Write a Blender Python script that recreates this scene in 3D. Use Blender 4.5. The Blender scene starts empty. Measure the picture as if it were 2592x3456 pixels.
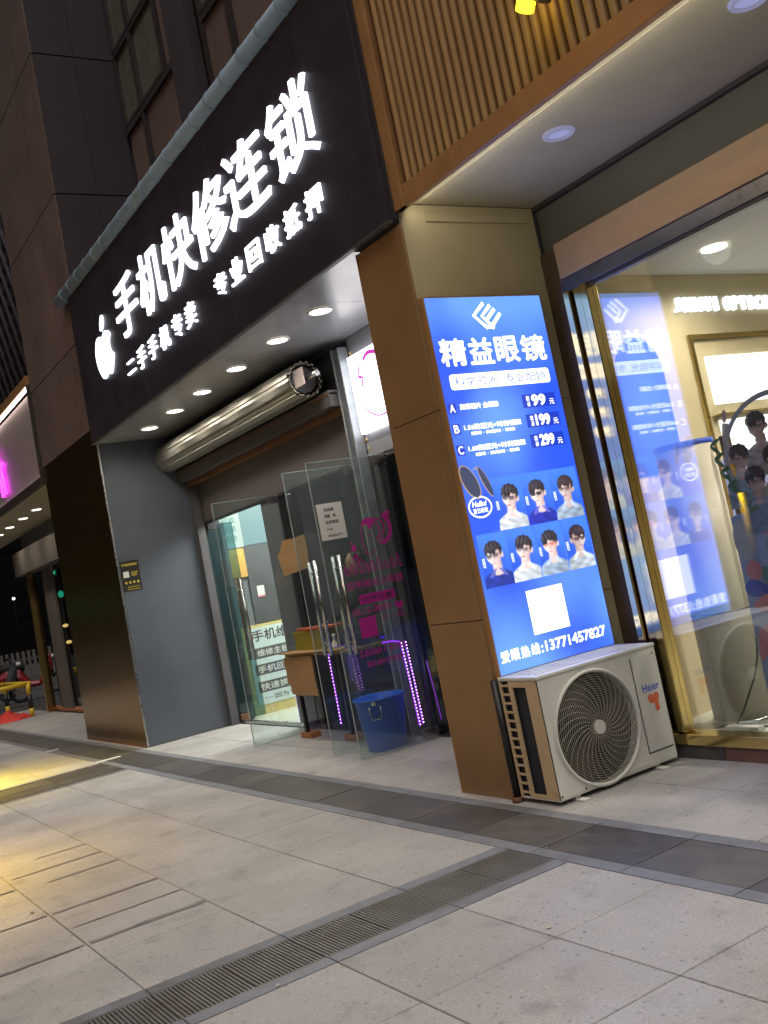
import bpy, math, random
from mathutils import Vector, Matrix
random.seed(7)
SC = bpy.context.scene
COL = SC.collection
R = math.radians
PI = math.pi

# ------------------------------------------------------------------ camera, world, light, exposure
cam_d = bpy.data.cameras.new('camera')
cam = bpy.data.objects.new('camera', cam_d)
COL.objects.link(cam)
cam.matrix_world = Matrix(((0.51575, 0.18587, 0.83633, 0.0), (0.83461, 0.11143, -0.53945, 0.0),
                           (-0.19346, 0.97624, -0.09766, 1.45), (0, 0, 0, 1)))
cam_d.sensor_fit = 'VERTICAL'
cam_d.sensor_height = 36.0
cam_d.lens = 35.523
cam_d.shift_x = -0.00346
cam_d.shift_y = -0.0429
cam_d.clip_start = 0.05
cam_d.clip_end = 800
SC.camera = cam

world = bpy.data.worlds.new('World')
SC.world = world
world.use_nodes = True
wn, wl = world.node_tree.nodes, world.node_tree.links
bg = wn['Background']
sky = wn.new('ShaderNodeTexSky')
sky.sky_type = 'NISHITA'
sky.sun_disc = False
sky.sun_elevation = R(-4)
sky.sun_rotation = R(200)
wl.new(sky.outputs[0], bg.inputs[0])
bg.inputs[1].default_value = 0.12

sun_d = bpy.data.lights.new('sun', 'SUN')
sun_d.energy = 2.35
sun_d.angle = R(70)
sun_d.color = (1.0, 0.945, 0.89)
sun = bpy.data.objects.new('sun', sun_d)
COL.objects.link(sun)
sun.rotation_euler = Vector((-0.42, 0.20, -1.0)).to_track_quat('-Z', 'Y').to_euler()
SC.view_settings.view_transform = 'Standard'
SC.view_settings.look = 'None'
SC.view_settings.exposure = 0
SC.view_settings.gamma = 1
SC.cycles.use_denoising = True
SC.cycles.max_bounces = 10
SC.cycles.transparent_max_bounces = 16
SC.cycles.sample_clamp_indirect = 4.0
SC.cycles.caustics_reflective = False
SC.cycles.caustics_refractive = False

# ------------------------------------------------------------------ materials
def _nodes(name):
    m = bpy.data.materials.new(name)
    m.use_nodes = True
    return m, m.node_tree.nodes, m.node_tree.links

def mat(name, col, rough=0.5, metal=0.0, var=0.12, scale=6.0, bump=0.0, bscale=40.0, spec=0.5, rvar=0.1, objvar=0.0, stretch=None, dirt=None):
    m, n, l = _nodes(name)
    b = n['Principled BSDF']
    b.inputs['Metallic'].default_value = metal
    b.inputs['Specular IOR Level'].default_value = spec
    tc = n.new('ShaderNodeTexCoord')
    src = tc.outputs['Object']
    if stretch:
        mp = n.new('ShaderNodeMapping')
        mp.inputs['Scale'].default_value = stretch
        l.new(src, mp.inputs[0])
        src = mp.outputs[0]
    nz = n.new('ShaderNodeTexNoise')
    nz.inputs['Scale'].default_value = scale
    nz.inputs['Detail'].default_value = 6
    nz.inputs['Roughness'].default_value = 0.6
    l.new(src, nz.inputs['Vector'])
    cr = n.new('ShaderNodeMapRange')
    cr.inputs[1].default_value = 0.3
    cr.inputs[2].default_value = 0.7
    cr.inputs[3].default_value = 1 - var
    cr.inputs[4].default_value = 1 + var
    l.new(nz.outputs[0], cr.inputs[0])
    fac = cr.outputs[0]
    if objvar:
        oi = n.new('ShaderNodeObjectInfo')
        mr = n.new('ShaderNodeMapRange')
        mr.inputs[3].default_value = 1 - objvar
        mr.inputs[4].default_value = 1 + objvar
        l.new(oi.outputs['Random'], mr.inputs[0])
        mu = n.new('ShaderNodeMath')
        mu.operation = 'MULTIPLY'
        l.new(fac, mu.inputs[0])
        l.new(mr.outputs[0], mu.inputs[1])
        fac = mu.outputs[0]
    mx = n.new('ShaderNodeVectorMath')
    mx.operation = 'SCALE'
    mx.inputs[0].default_value = col
    l.new(fac, mx.inputs['Scale'])
    out = mx.outputs[0]
    if dirt:
        dn = n.new('ShaderNodeTexNoise')
        dn.inputs['Scale'].default_value = dirt[1]
        dn.inputs['Detail'].default_value = 8
        geo = n.new('ShaderNodeNewGeometry')
        l.new(geo.outputs['Position'], dn.inputs['Vector'])
        dr = n.new('ShaderNodeMapRange')
        dr.inputs[1].default_value = dirt[2]
        dr.inputs[2].default_value = dirt[2] + 0.18
        dr.inputs[3].default_value = 0
        dr.inputs[4].default_value = dirt[3]
        l.new(dn.outputs[0], dr.inputs[0])
        mm = n.new('ShaderNodeMix')
        mm.data_type = 'RGBA'
        l.new(dr.outputs[0], mm.inputs['Factor'])
        l.new(out, mm.inputs[6])
        mm.inputs[7].default_value = (*dirt[0], 1)
        out = mm.outputs[2]
    l.new(out, b.inputs['Base Color'])
    rr = n.new('ShaderNodeMapRange')
    rr.inputs[3].default_value = max(0.02, rough - rvar)
    rr.inputs[4].default_value = min(1, rough + rvar)
    l.new(nz.outputs[0], rr.inputs[0])
    l.new(rr.outputs[0], b.inputs['Roughness'])
    if bump:
        bn = n.new('ShaderNodeTexNoise')
        bn.inputs['Scale'].default_value = bscale
        bn.inputs['Detail'].default_value = 4
        l.new(src, bn.inputs['Vector'])
        bp = n.new('ShaderNodeBump')
        bp.inputs['Strength'].default_value = bump
        bp.inputs['Distance'].default_value = 0.01
        l.new(bn.outputs[0], bp.inputs['Height'])
        l.new(bp.outputs[0], b.inputs['Normal'])
    return m

def emis(name, col, strength, base=(0.06, 0.06, 0.07), var=0.0, scale=2.0):
    m, n, l = _nodes(name)
    b = n['Principled BSDF']
    b.inputs['Base Color'].default_value = (*base, 1)
    b.inputs['Roughness'].default_value = 0.35
    b.inputs['Emission Color'].default_value = (*col, 1)
    b.inputs['Emission Strength'].default_value = strength
    if var:
        tc = n.new('ShaderNodeTexCoord')
        nz = n.new('ShaderNodeTexNoise')
        nz.inputs['Scale'].default_value = scale
        nz.inputs['Detail'].default_value = 1
        l.new(tc.outputs['Object'], nz.inputs['Vector'])
        mr = n.new('ShaderNodeMapRange')
        mr.inputs[1].default_value = 0.35
        mr.inputs[2].default_value = 0.65
        mr.inputs[3].default_value = strength * (1 - var)
        mr.inputs[4].default_value = strength * (1 + var)
        l.new(nz.outputs[0], mr.inputs[0])
        l.new(mr.outputs[0], b.inputs['Emission Strength'])
    return m

def glowing_blue():
    # printed film over a row of lamps: paler where a lamp sits behind it
    m = emis('lightbox_blue', (0.04, 0.16, 0.95), 1.2)
    n, l = m.node_tree.nodes, m.node_tree.links
    tc = n.new('ShaderNodeTexCoord')
    nz = n.new('ShaderNodeTexNoise')
    nz.inputs['Scale'].default_value = 1.5
    nz.inputs['Detail'].default_value = 0.5
    l.new(tc.outputs['Object'], nz.inputs['Vector'])
    cr = n.new('ShaderNodeValToRGB')
    cr.color_ramp.elements[0].position = 0.36
    cr.color_ramp.elements[0].color = (0.022, 0.10, 0.86, 1)
    cr.color_ramp.elements[1].position = 0.66
    cr.color_ramp.elements[1].color = (0.14, 0.36, 1.0, 1)
    l.new(nz.outputs[0], cr.inputs[0])
    l.new(cr.outputs[0], n['Principled BSDF'].inputs['Emission Color'])
    return m

def glass(name, tint=(0.86, 0.93, 0.91), ior=1.5, boost=1.0, rough=0.01, haze=0.0):
    m, n, l = _nodes(name)
    n.remove(n['Principled BSDF'])
    tr = n.new('ShaderNodeBsdfTransparent')
    tr.inputs[0].default_value = (*tint, 1)
    gl = n.new('ShaderNodeBsdfGlossy')
    gl.inputs['Roughness'].default_value = rough
    gl.inputs['Color'].default_value = (0.95, 0.98, 1, 1)
    lw = n.new('ShaderNodeLayerWeight')
    lw.inputs[0].default_value = 0.5
    pw_ = n.new('ShaderNodeMath')
    pw_.operation = 'POWER'
    pw_.inputs[1].default_value = 4.0
    l.new(lw.outputs['Facing'], pw_.inputs[0])
    mu = n.new('ShaderNodeMath')
    mu.operation = 'MULTIPLY_ADD'
    mu.use_clamp = True
    mu.inputs[1].default_value = 0.55
    mu.inputs[2].default_value = ((ior - 1) / (ior + 1)) ** 2 * boost
    l.new(pw_.outputs[0], mu.inputs[0])
    mx = n.new('ShaderNodeMixShader')
    l.new(mu.outputs[0], mx.inputs[0])
    l.new(tr.outputs[0], mx.inputs[1])
    l.new(gl.outputs[0], mx.inputs[2])
    if haze:
        df = n.new('ShaderNodeBsdfDiffuse')
        df.inputs[0].default_value = (0.62, 0.66, 0.72, 1)
        m2 = n.new('ShaderNodeMixShader')
        m2.inputs[0].default_value = haze
        l.new(mx.outputs[0], m2.inputs[1])
        l.new(df.outputs[0], m2.inputs[2])
        mx = m2
    l.new(mx.outputs[0], n['Material Output'].inputs['Surface'])
    return m

def speckle_tile():
    m, n, l = _nodes('granite_tile')
    b = n['Principled BSDF']
    geo = n.new('ShaderNodeNewGeometry')
    oi = n.new('ShaderNodeObjectInfo')
    def noise(scale, det):
        z = n.new('ShaderNodeTexNoise')
        z.inputs['Scale'].default_value = scale
        z.inputs['Detail'].default_value = det
        l.new(geo.outputs['Position'], z.inputs['Vector'])
        return z.outputs[0]
    def rng(s, a, b_, c, d):
        r = n.new('ShaderNodeMapRange')
        for i, v in enumerate((a, b_, c, d)):
            r.inputs[i + 1].default_value = v
        l.new(s, r.inputs[0])
        return r.outputs[0]
    def mul(a, b_):
        x = n.new('ShaderNodeMath')
        x.operation = 'MULTIPLY'
        l.new(a, x.inputs[0])
        l.new(b_, x.inputs[1])
        return x.outputs[0]
    f = mul(rng(noise(90, 2), 0.3, 0.7, 0.86, 1.12), rng(noise(1.7, 6), 0.3, 0.7, 0.84, 1.10))
    f = mul(f, rng(oi.outputs['Random'], 0, 1, 0.93, 1.06))
    f = mul(f, rng(noise(38, 1), 0.66, 0.72, 1.0, 0.62))
    f = mul(f, rng(noise(33, 1), 0.28, 0.33, 1.18, 1.0))
    f = mul(f, rng(noise(5.3, 8), 0.57, 0.77, 1.0, 0.68))
    s = n.new('ShaderNodeVectorMath')
    s.operation = 'SCALE'
    s.inputs[0].default_value = (0.415, 0.395, 0.382)
    l.new(f, s.inputs['Scale'])
    l.new(s.outputs[0], b.inputs['Base Color'])
    l.new(rng(noise(3.1, 6), 0.3, 0.7, 0.38, 0.66), b.inputs['Roughness'])
    bp = n.new('ShaderNodeBump')
    bp.inputs['Strength'].default_value = 0.12
    bp.inputs['Distance'].default_value = 0.004
    l.new(noise(120, 3), bp.inputs['Height'])
    l.new(bp.outputs[0], b.inputs['Normal'])
    return m

M = dict(
    tile=speckle_tile(),
    mortar=mat('dark_joint', (0.07, 0.065, 0.06), 0.9),
    band=mat('blue_grey_granite', (0.20, 0.205, 0.23), 0.5, var=0.18, scale=14, bump=0.1, objvar=0.1, dirt=((0.12, 0.11, 0.1), 3.0, 0.5, 0.6)),
    darkstone=mat('dark_paving_stone', (0.085, 0.078, 0.075), 0.45, var=0.3, scale=9, bump=0.15, objvar=0.2, dirt=((0.17, 0.15, 0.12), 2.2, 0.55, 0.7)),
    grate=mat('grate_metal', (0.20, 0.19, 0.18), 0.5, 0.3, var=0.2, objvar=0.12, dirt=((0.14, 0.12, 0.09), 4.0, 0.5, 0.6)),
    pit=mat('drain_pit', (0.05, 0.045, 0.042), 0.9),
    asphalt=mat('asphalt', (0.045, 0.045, 0.048), 0.7, var=0.25, scale=30, bump=0.3),
    litter=mat('litter_paper', (0.55, 0.5, 0.4), 0.8),
    wet=mat('wet_streak', (0.26, 0.23, 0.235), 0.3, var=0.3, scale=9),
    gold=mat('gold_brushed_panel', (0.40, 0.25, 0.09), 0.22, 0.95, var=0.12, scale=3, rvar=0.06, bump=0.03, bscale=3, stretch=(1, 1, 4)),
    brass=mat('polished_brass', (0.68, 0.52, 0.22), 0.14, 1.0, var=0.1, rvar=0.06),
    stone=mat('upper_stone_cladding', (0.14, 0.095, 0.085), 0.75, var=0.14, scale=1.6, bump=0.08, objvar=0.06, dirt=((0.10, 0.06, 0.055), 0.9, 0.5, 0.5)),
    stone_dark=mat('shaded_stone_cladding', (0.045, 0.033, 0.042), 0.8, var=0.15, scale=1.5, objvar=0.08),  # same stone made darker, shade of the side faces put into the colour
    frame_dark=mat('dark_window_frame', (0.045, 0.035, 0.035), 0.5),
    bronze=mat('bronze_composite_panel', (0.31, 0.18, 0.08), 0.42, 0.1, var=0.1, scale=2.2, objvar=0.04, dirt=((0.22, 0.12, 0.05), 1.6, 0.56, 0.5)),
    cream=mat('cream_composite_panel', (0.50, 0.42, 0.25), 0.45, var=0.08, scale=2, objvar=0.03),
    soffit_cream=mat('cream_soffit', (0.52, 0.46, 0.31), 0.55, var=0.06, scale=2),
    wood=mat('fluted_wood', (0.40, 0.235, 0.09), 0.5, var=0.18, scale=5, stretch=(6, 6, 0.6), objvar=0.1),
    wood_dark=mat('wood_groove', (0.14, 0.07, 0.03), 0.7),
    trim=mat('copper_trim', (0.42, 0.22, 0.09), 0.4, 0.2, var=0.1),
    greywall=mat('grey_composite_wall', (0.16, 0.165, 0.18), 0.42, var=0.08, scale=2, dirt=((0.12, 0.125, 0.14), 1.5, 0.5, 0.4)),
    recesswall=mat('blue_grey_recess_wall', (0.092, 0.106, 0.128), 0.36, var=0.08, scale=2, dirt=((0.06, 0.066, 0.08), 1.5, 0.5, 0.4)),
    lintelgrey=mat('warm_grey_lintel', (0.105, 0.095, 0.095), 0.5, var=0.08, scale=2),
    fasciaolive=mat('olive_grey_fascia', (0.12, 0.11, 0.085), 0.5, var=0.06),
    beamtan=mat('tan_beam', (0.40, 0.255, 0.14), 0.45, 0.1, var=0.08),
    umber=mat('umber_panel', (0.11, 0.065, 0.035), 0.4, 0.2),
    slate=mat('blue_slate_metal', (0.13, 0.14, 0.17), 0.3, 0.7, var=0.1),
    redstone=mat('dark_red_stone', (0.17, 0.085, 0.07), 0.5, var=0.2, scale=12),
    e_blueglow=emis('added_blue_glow', (0.05, 0.10, 0.62), 1.2),
    greydark=mat('dark_grey_panel', (0.085, 0.08, 0.085), 0.5, var=0.12),
    soffit=mat('grey_gloss_soffit', (0.30, 0.31, 0.34), 0.22, var=0.08, scale=3, bump=0.04, bscale=4),
    signblack=mat('black_sign_sheet', (0.036, 0.029, 0.042), 0.5, spec=0.3, var=0.2, scale=3, bump=0.05, bscale=5),
    pipe=mat('blue_grey_pipe', (0.28, 0.39, 0.50), 0.45, var=0.1, dirt=((0.2, 0.24, 0.28), 3, 0.55, 0.5)),
    steel=mat('brushed_steel', (0.55, 0.55, 0.54), 0.28, 1.0, var=0.1, rvar=0.08),
    shutter=mat('shutter_slats', (0.52, 0.49, 0.43), 0.32, 0.7, var=0.15, scale=8, rvar=0.08, stretch=(0.15, 3, 3)),
    rail=mat('galvanised_rail', (0.42, 0.46, 0.50), 0.4, 0.5, var=0.2, scale=8, dirt=((0.3, 0.26, 0.2), 5, 0.58, 0.6)),
    black=mat('black_plastic', (0.015, 0.015, 0.017), 0.4),
    rust=mat('rusty_steel', (0.16, 0.075, 0.035), 0.75, var=0.3, scale=20),
    acwhite=mat('ac_cream_paint', (0.70, 0.68, 0.62), 0.38, var=0.05, scale=4, dirt=((0.48, 0.42, 0.33), 3.5, 0.6, 0.4)),
    acside=mat('ac_side_warm_lit', (0.60, 0.44, 0.26), 0.5, var=0.1, dirt=((0.35, 0.22, 0.1), 6, 0.58, 0.6)),  # cream casing turned tan, orange street light put into the colour
    coil=mat('ac_coil', (0.02, 0.022, 0.035), 0.6, var=0.4, scale=60, stretch=(1, 1, 6)),
    grille=mat('ac_grille_wire', (0.42, 0.38, 0.31), 0.4, 0.2),
    acdark=mat('ac_fan_well', (0.065, 0.055, 0.05), 0.7),
    cardboard=mat('cardboard', (0.40, 0.24, 0.11), 0.85, var=0.12, scale=5, stretch=(1, 1, 3)),
    brick=mat('red_brick', (0.40, 0.16, 0.07), 0.85, var=0.25, scale=20, bump=0.4),
    bucket=mat('blue_bucket_plastic', (0.02, 0.15, 0.80), 0.32, var=0.08),
    yellowbox=mat('yellow_gold_box', (0.42, 0.34, 0.03), 0.3, 0.5, var=0.2),
    redcloth=mat('red_cloth', (0.62, 0.05, 0.035), 0.85, var=0.25, scale=12),
    orange=mat('orange_tray', (0.75, 0.16, 0.07), 0.5),
    acrylic=glass('blue_acrylic', (0.40, 0.48, 0.80), 1.45),
    glass_door=glass('door_glass', (0.90, 0.96, 0.94), 1.5, 1.8, haze=0.035),
    glass_green=glass('green_fixed_glass', (0.45, 0.62, 0.64), 1.5, 1.2),
    glass_dark=glass('dark_shop_glass', (0.45, 0.48, 0.50), 1.5, 1.3),
    glass_win=glass('shop_window_glass', (0.96, 0.97, 0.95), 1.52, 5.0),
    glass_edge=mat('glass_edge', (0.36, 0.43, 0.42), 0.3, var=0.15),
    pane=mat('dim_window_pane', (0.13, 0.125, 0.10), 0.15, var=0.2),
    skin=mat('skin', (0.52, 0.30, 0.20), 0.5, var=0.06),
    hair=mat('black_hair', (0.012, 0.010, 0.010), 0.45),
    jacket=mat('dark_jacket', (0.018, 0.018, 0.026), 0.8, var=0.3),
    paper=mat('white_paper', (0.70, 0.68, 0.63), 0.8, var=0.04),
    ink=mat('black_print', (0.04, 0.04, 0.045), 0.7),
    pink=mat('magenta_vinyl', (0.56, 0.025, 0.32), 0.6, var=0.05),
    posterblack=mat('black_sticker', (0.025, 0.022, 0.018), 0.4),
    posteryellow=mat('yellow_print', (0.60, 0.44, 0.04), 0.6),
    cream_wall=mat('optical_cream_wall', (0.58, 0.49, 0.30), 0.6, var=0.04),
    whiteceil=mat('white_ceiling', (0.72, 0.71, 0.66), 0.7, var=0.03),
    pedestal=mat('beige_column_paint', (0.62, 0.55, 0.42), 0.45, var=0.06, dirt=((0.45, 0.38, 0.28), 2, 0.55, 0.5)),
    counterwhite=mat('white_counter_board', (0.62, 0.68, 0.68), 0.5, var=0.03),
    counteryellow=mat('yellow_wood_edge', (0.62, 0.48, 0.20), 0.5, var=0.1),
    floorwhite=mat('white_shop_floor', (0.62, 0.62, 0.55), 0.3, var=0.05),
    orangewood=mat('orange_wood', (0.62, 0.33, 0.08), 0.45, var=0.15, stretch=(1, 1, 5)),
    bluestandee=mat('light_blue_standee', (0.32, 0.46, 0.74), 0.55, var=0.05),
    blueprint=mat('blue_print', (0.03, 0.10, 0.62), 0.5, var=0.05),
    lilac=mat('lilac_print', (0.26, 0.28, 0.52), 0.55),
    leafg=mat('leaf_green', (0.05, 0.20, 0.10), 0.6, var=0.2),
    leafo=mat('olive_green', (0.18, 0.28, 0.14), 0.6, var=0.15),
    petal=mat('pink_petal_print', (0.80, 0.30, 0.34), 0.6, var=0.1),
    teal=mat('teal_print', (0.10, 0.30, 0.28), 0.6),
    greyprint=mat('grey_print', (0.48, 0.52, 0.58), 0.6),
    shirt1=mat('grey_shirt_print', (0.62, 0.60, 0.56), 0.7),
    shirt2=mat('teal_shirt_print', (0.38, 0.56, 0.64), 0.7),
    shirt3=mat('navy_shirt_print', (0.20, 0.34, 0.56), 0.7),
    shirt4=mat('cream_shirt_print', (0.75, 0.66, 0.48), 0.7),
    faceprint=mat('face_print', (0.82, 0.56, 0.45), 0.6),
    yellowpaint=mat('yellow_paint', (0.72, 0.50, 0.04), 0.5, var=0.1),
    scootred=mat('dark_red_scooter', (0.22, 0.015, 0.02), 0.3),
    scootgrey=mat('grey_scooter', (0.05, 0.05, 0.06), 0.35),
    rubber=mat('rubber', (0.018, 0.018, 0.018), 0.8),
    farwall=mat('far_night_black', (0.003, 0.003, 0.0035), 0.9, spec=0.1),  # near black, the night darkness is put into the colour
    picket=mat('grey_picket', (0.12, 0.105, 0.09), 0.7),
    farstone=mat('pale_far_jamb', (0.12, 0.10, 0.09), 0.6, var=0.1),
    signpanel=mat('grey_rose_panel', (0.36, 0.29, 0.29), 0.5, var=0.1),
    # things that give off light
    e_letter=emis('lit_white_letter', (0.86, 0.91, 1.0), 2.8),
    e_down=emis('warm_downlight', (1.0, 0.93, 0.80), 9.0),
    e_off=emis('downlight_painted_glow', (0.50, 0.52, 0.95), 0.55),  # unlit disc, reflected light box blue painted as a glow
    e_rim=emis('rim_painted_glow', (0.55, 0.55, 0.9), 0.35),  # unlit rim, the same reflected lavender put into the emission
    e_blue=glowing_blue(),
    e_blue2=emis('lightbox_pale_blue', (0.08, 0.22, 0.90), 0.95, var=0.15, scale=4),
    e_deep=emis('lightbox_deep_blue', (0.012, 0.055, 0.70), 0.9),
    e_white=emis('lightbox_white', (0.92, 0.96, 1.0), 1.9),
    e_hair=emis('lightbox_hair', (0.05, 0.035, 0.05), 0.6),
    e_face=emis('lightbox_face', (0.98, 0.80, 0.76), 1.15),
    e_faceshade=emis('lightbox_face_side', (0.80, 0.50, 0.45), 0.8),
    e_hairlight=emis('lightbox_hair_light', (0.16, 0.13, 0.17), 0.7),
    e_foldshade=emis('lightbox_shirt_side', (0.25, 0.36, 0.62), 0.8),
    e_blue3=emis('lightbox_tile_blue', (0.035, 0.13, 0.85), 1.0),
    e_shirtw=emis('lightbox_shirt_white', (0.80, 0.86, 0.92), 1.15),
    e_shirtg=emis('lightbox_shirt_grey', (0.45, 0.55, 0.68), 1.0),
    e_shirtn=emis('lightbox_shirt_navy', (0.02, 0.04, 0.55), 0.8),
    e_lens=emis('lightbox_lens', (0.06, 0.08, 0.17), 0.8),
    e_rimgold=emis('lightbox_lens_rim', (0.60, 0.42, 0.25), 0.9),
    e_red=emis('lightbox_red', (0.75, 0.12, 0.08), 0.9),
    e_pinkpanel=emis('white_pink_lightbox', (1.0, 0.97, 0.99), 3.2),
    e_pinkline=emis('magenta_line', (0.75, 0.03, 0.55), 1.0),
    e_neon=emis('magenta_neon', (0.85, 0.03, 0.85), 5.0),
    e_purple=emis('purple_led', (0.36, 0.015, 0.95), 1.5),
    e_purplereflect=emis('purple_led_reflection', (0.30, 0.015, 0.80), 0.45),
    e_purpledot=emis('violet_led_dot', (0.75, 0.35, 1.0), 8.0),
    e_strip=emis('warm_white_strip', (1.0, 0.86, 0.76), 5.0),
    e_shop=emis('shop_ceiling_panel', (0.95, 1.0, 0.93), 6.0),
    e_white2=emis('white_display_panel', (1.0, 1.0, 0.96), 3.0),
    e_teal=emis('teal_display_panel', (0.45, 0.85, 0.90), 0.55),
    e_pale=emis('pale_green_display', (0.85, 0.97, 0.88), 1.0),
    e_green=emis('green_signal', (0.02, 0.75, 0.38), 2.2),
    e_amber=emis('amber_lamp', (1.0, 0.62, 0.18), 5.0),
    e_yellowlamp=emis('yellow_lamp', (1.0, 0.72, 0.02), 4.0),
    e_redlamp=emis('red_lamp', (1.0, 0.05, 0.04), 4.0),
    e_farwhite=emis('far_white_lamp', (1.0, 0.95, 0.85), 3.0),
)

# ------------------------------------------------------------------ mesh helpers
class MB:
    def __init__(s):
        s.v, s.f, s.m, s.sm = [], [], [], []
    def add(s, vs, fs, mi=0, smooth=False):
        k = len(s.v)
        s.v += [tuple(p) for p in vs]
        s.f += [tuple(i + k for i in f) for f in fs]
        s.m += [mi] * len(fs)
        s.sm += [smooth] * len(fs)
        return s
    def box(s, x0, x1, y0, y1, z0, z1, mi=0):
        return s.add([(x0, y0, z0), (x1, y0, z0), (x1, y1, z0), (x0, y1, z0), (x0, y0, z1), (x1, y0, z1), (x1, y1, z1), (x0, y1, z1)],
                     [(3, 2, 1, 0), (4, 5, 6, 7), (0, 1, 5, 4), (1, 2, 6, 5), (2, 3, 7, 6), (3, 0, 4, 7)], mi)
    def cyl(s, a, b, r0, r1=None, seg=16, caps=True, mi=0, smooth=True):
        r1 = r0 if r1 is None else r1
        a, b = Vector(a), Vector(b)
        d = (b - a).normalized()
        u = d.orthogonal().normalized()
        w = d.cross(u)
        vs = []
        for c, r in ((a, r0), (b, r1)):
            for i in range(seg):
                t = 2 * PI * i / seg
                vs.append(c + u * math.cos(t) * r + w * math.sin(t) * r)
        s.add(vs, [(i, (i + 1) % seg, seg + (i + 1) % seg, seg + i) for i in range(seg)], mi, smooth)
        if caps:
            k = len(s.v) - 2 * seg
            s.f += [tuple(k + seg - 1 - i for i in range(seg)), tuple(k + seg + i for i in range(seg))]
            s.m += [mi, mi]
            s.sm += [False, False]
        return s
    def tube(s, pts, r, seg=6, closed=False, mi=0):
        pts = [Vector(p) for p in pts]
        n = len(pts)
        vs = []
        up = None
        for i, p in enumerate(pts):
            if closed:
                d = pts[(i + 1) % n] - pts[i - 1]
            else:
                d = pts[min(i + 1, n - 1)] - pts[max(i - 1, 0)]
            d.normalize()
            if up is None:
                up = d.orthogonal().normalized()
            up = (up - d * up.dot(d)).normalized()
            w = d.cross(up)
            rr = r[i] if isinstance(r, (list, tuple)) else r
            for j in range(seg):
                t = 2 * PI * j / seg
                vs.append(p + up * math.cos(t) * rr + w * math.sin(t) * rr)
        fs = []
        for i in range(n if closed else n - 1):
            k = (i + 1) % n
            for j in range(seg):
                fs.append((i * seg + j, i * seg + (j + 1) % seg, k * seg + (j + 1) % seg, k * seg + j))
        if not closed:
            fs.append(tuple(seg - 1 - j for j in range(seg)))
            fs.append(tuple((n - 1) * seg + j for j in range(seg)))
        return s.add(vs, fs, mi, True)
    def lathe(s, c, prof, seg=32, mi=0):
        c = Vector(c)
        vs = [c + Vector((r * math.cos(2 * PI * i / seg), r * math.sin(2 * PI * i / seg), z)) for r, z in prof for i in range(seg)]
        fs = [(k * seg + i, k * seg + (i + 1) % seg, (k + 1) * seg + (i + 1) % seg, (k + 1) * seg + i) for k in range(len(prof) - 1) for i in range(seg)]
        return s.add(vs, fs, mi, True)
    def flat(s, pts, fr, c0=0.0, c1=None, mi=0):
        """outline in (u, v) of a frame; c0 front height, c1 back height for an extrusion"""
        vs = [fr(a, b, c0) for a, b in pts]
        n = len(pts)
        area = sum(pts[i][0] * pts[(i + 1) % n][1] - pts[(i + 1) % n][0] * pts[i][1] for i in range(n))
        idx = tuple(range(n)) if area > 0 else tuple(reversed(range(n)))
        if c1 is None:
            return s.add(vs, [idx], mi)
        vs += [fr(a, b, c1) for a, b in pts]
        fs = [idx, tuple(i + n for i in reversed(idx))]
        for q in range(n):
            i, j = idx[q], idx[(q + 1) % n]
            fs.append((j, i, i + n, j + n))
        return s.add(vs, fs, mi)
    def build(s, name, m, parent=None, bevel=0.0):
        me = bpy.data.meshes.new(name)
        off = top_loc(parent)
        me.from_pydata([(x - off[0], y - off[1], z - off[2]) for x, y, z in s.v], [], s.f)
        for q in (m if isinstance(m, (list, tuple)) else [m]):
            me.materials.append(M[q])
        me.polygons.foreach_set('material_index', s.m)
        me.polygons.foreach_set('use_smooth', s.sm)
        me.update()
        o = bpy.data.objects.new(name, me)
        COL.objects.link(o)
        o.parent = parent
        if bevel:
            b = o.modifiers.new('bevel', 'BEVEL')
            b.width = bevel
            b.segments = 2
            b.limit_method = 'ANGLE'
        return o

def top_loc(p):
    if p is None:
        return (0, 0, 0)
    while p.parent:
        p = p.parent
    return tuple(p.location)

def FX(x):   # faces +X; u runs along +Y, v up
    return lambda a, b, c=0.0: (x + c, a, b)
def FXm(x):  # faces -X seen mirrored
    return lambda a, b, c=0.0: (x - c, a, b)
def FY(y):   # faces -Y; u runs along +X, v up
    return lambda a, b, c=0.0: (a, y - c, b)
def FZ(z):
    return lambda a, b, c=0.0: (a, b, z + c)

def rect(x0, x1, y0, y1):
    return [(x0, y0), (x1, y0), (x1, y1), (x0, y1)]
def ell(cx, cy, rx, ry, n=20, a0=0, a1=2 * PI, rot=0):
    full = abs(a1 - a0 - 2 * PI) < 1e-6
    out = []
    for i in range(n):
        t = a0 + (a1 - a0) * i / (n if full else n - 1)
        x, y = rx * math.cos(t), ry * math.sin(t)
        out.append((cx + x * math.cos(rot) - y * math.sin(rot), cy + x * math.sin(rot) + y * math.cos(rot)))
    return out
def rrect(x0, x1, y0, y1, r, n=5):
    out = []
    for cx, cy, a in ((x1 - r, y0 + r, -PI / 2), (x1 - r, y1 - r, 0), (x0 + r, y1 - r, PI / 2), (x0 + r, y0 + r, PI)):
        out += [(cx + r * math.cos(a + PI / 2 * i / n), cy + r * math.sin(a + PI / 2 * i / n)) for i in range(n + 1)]
    return out

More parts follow.
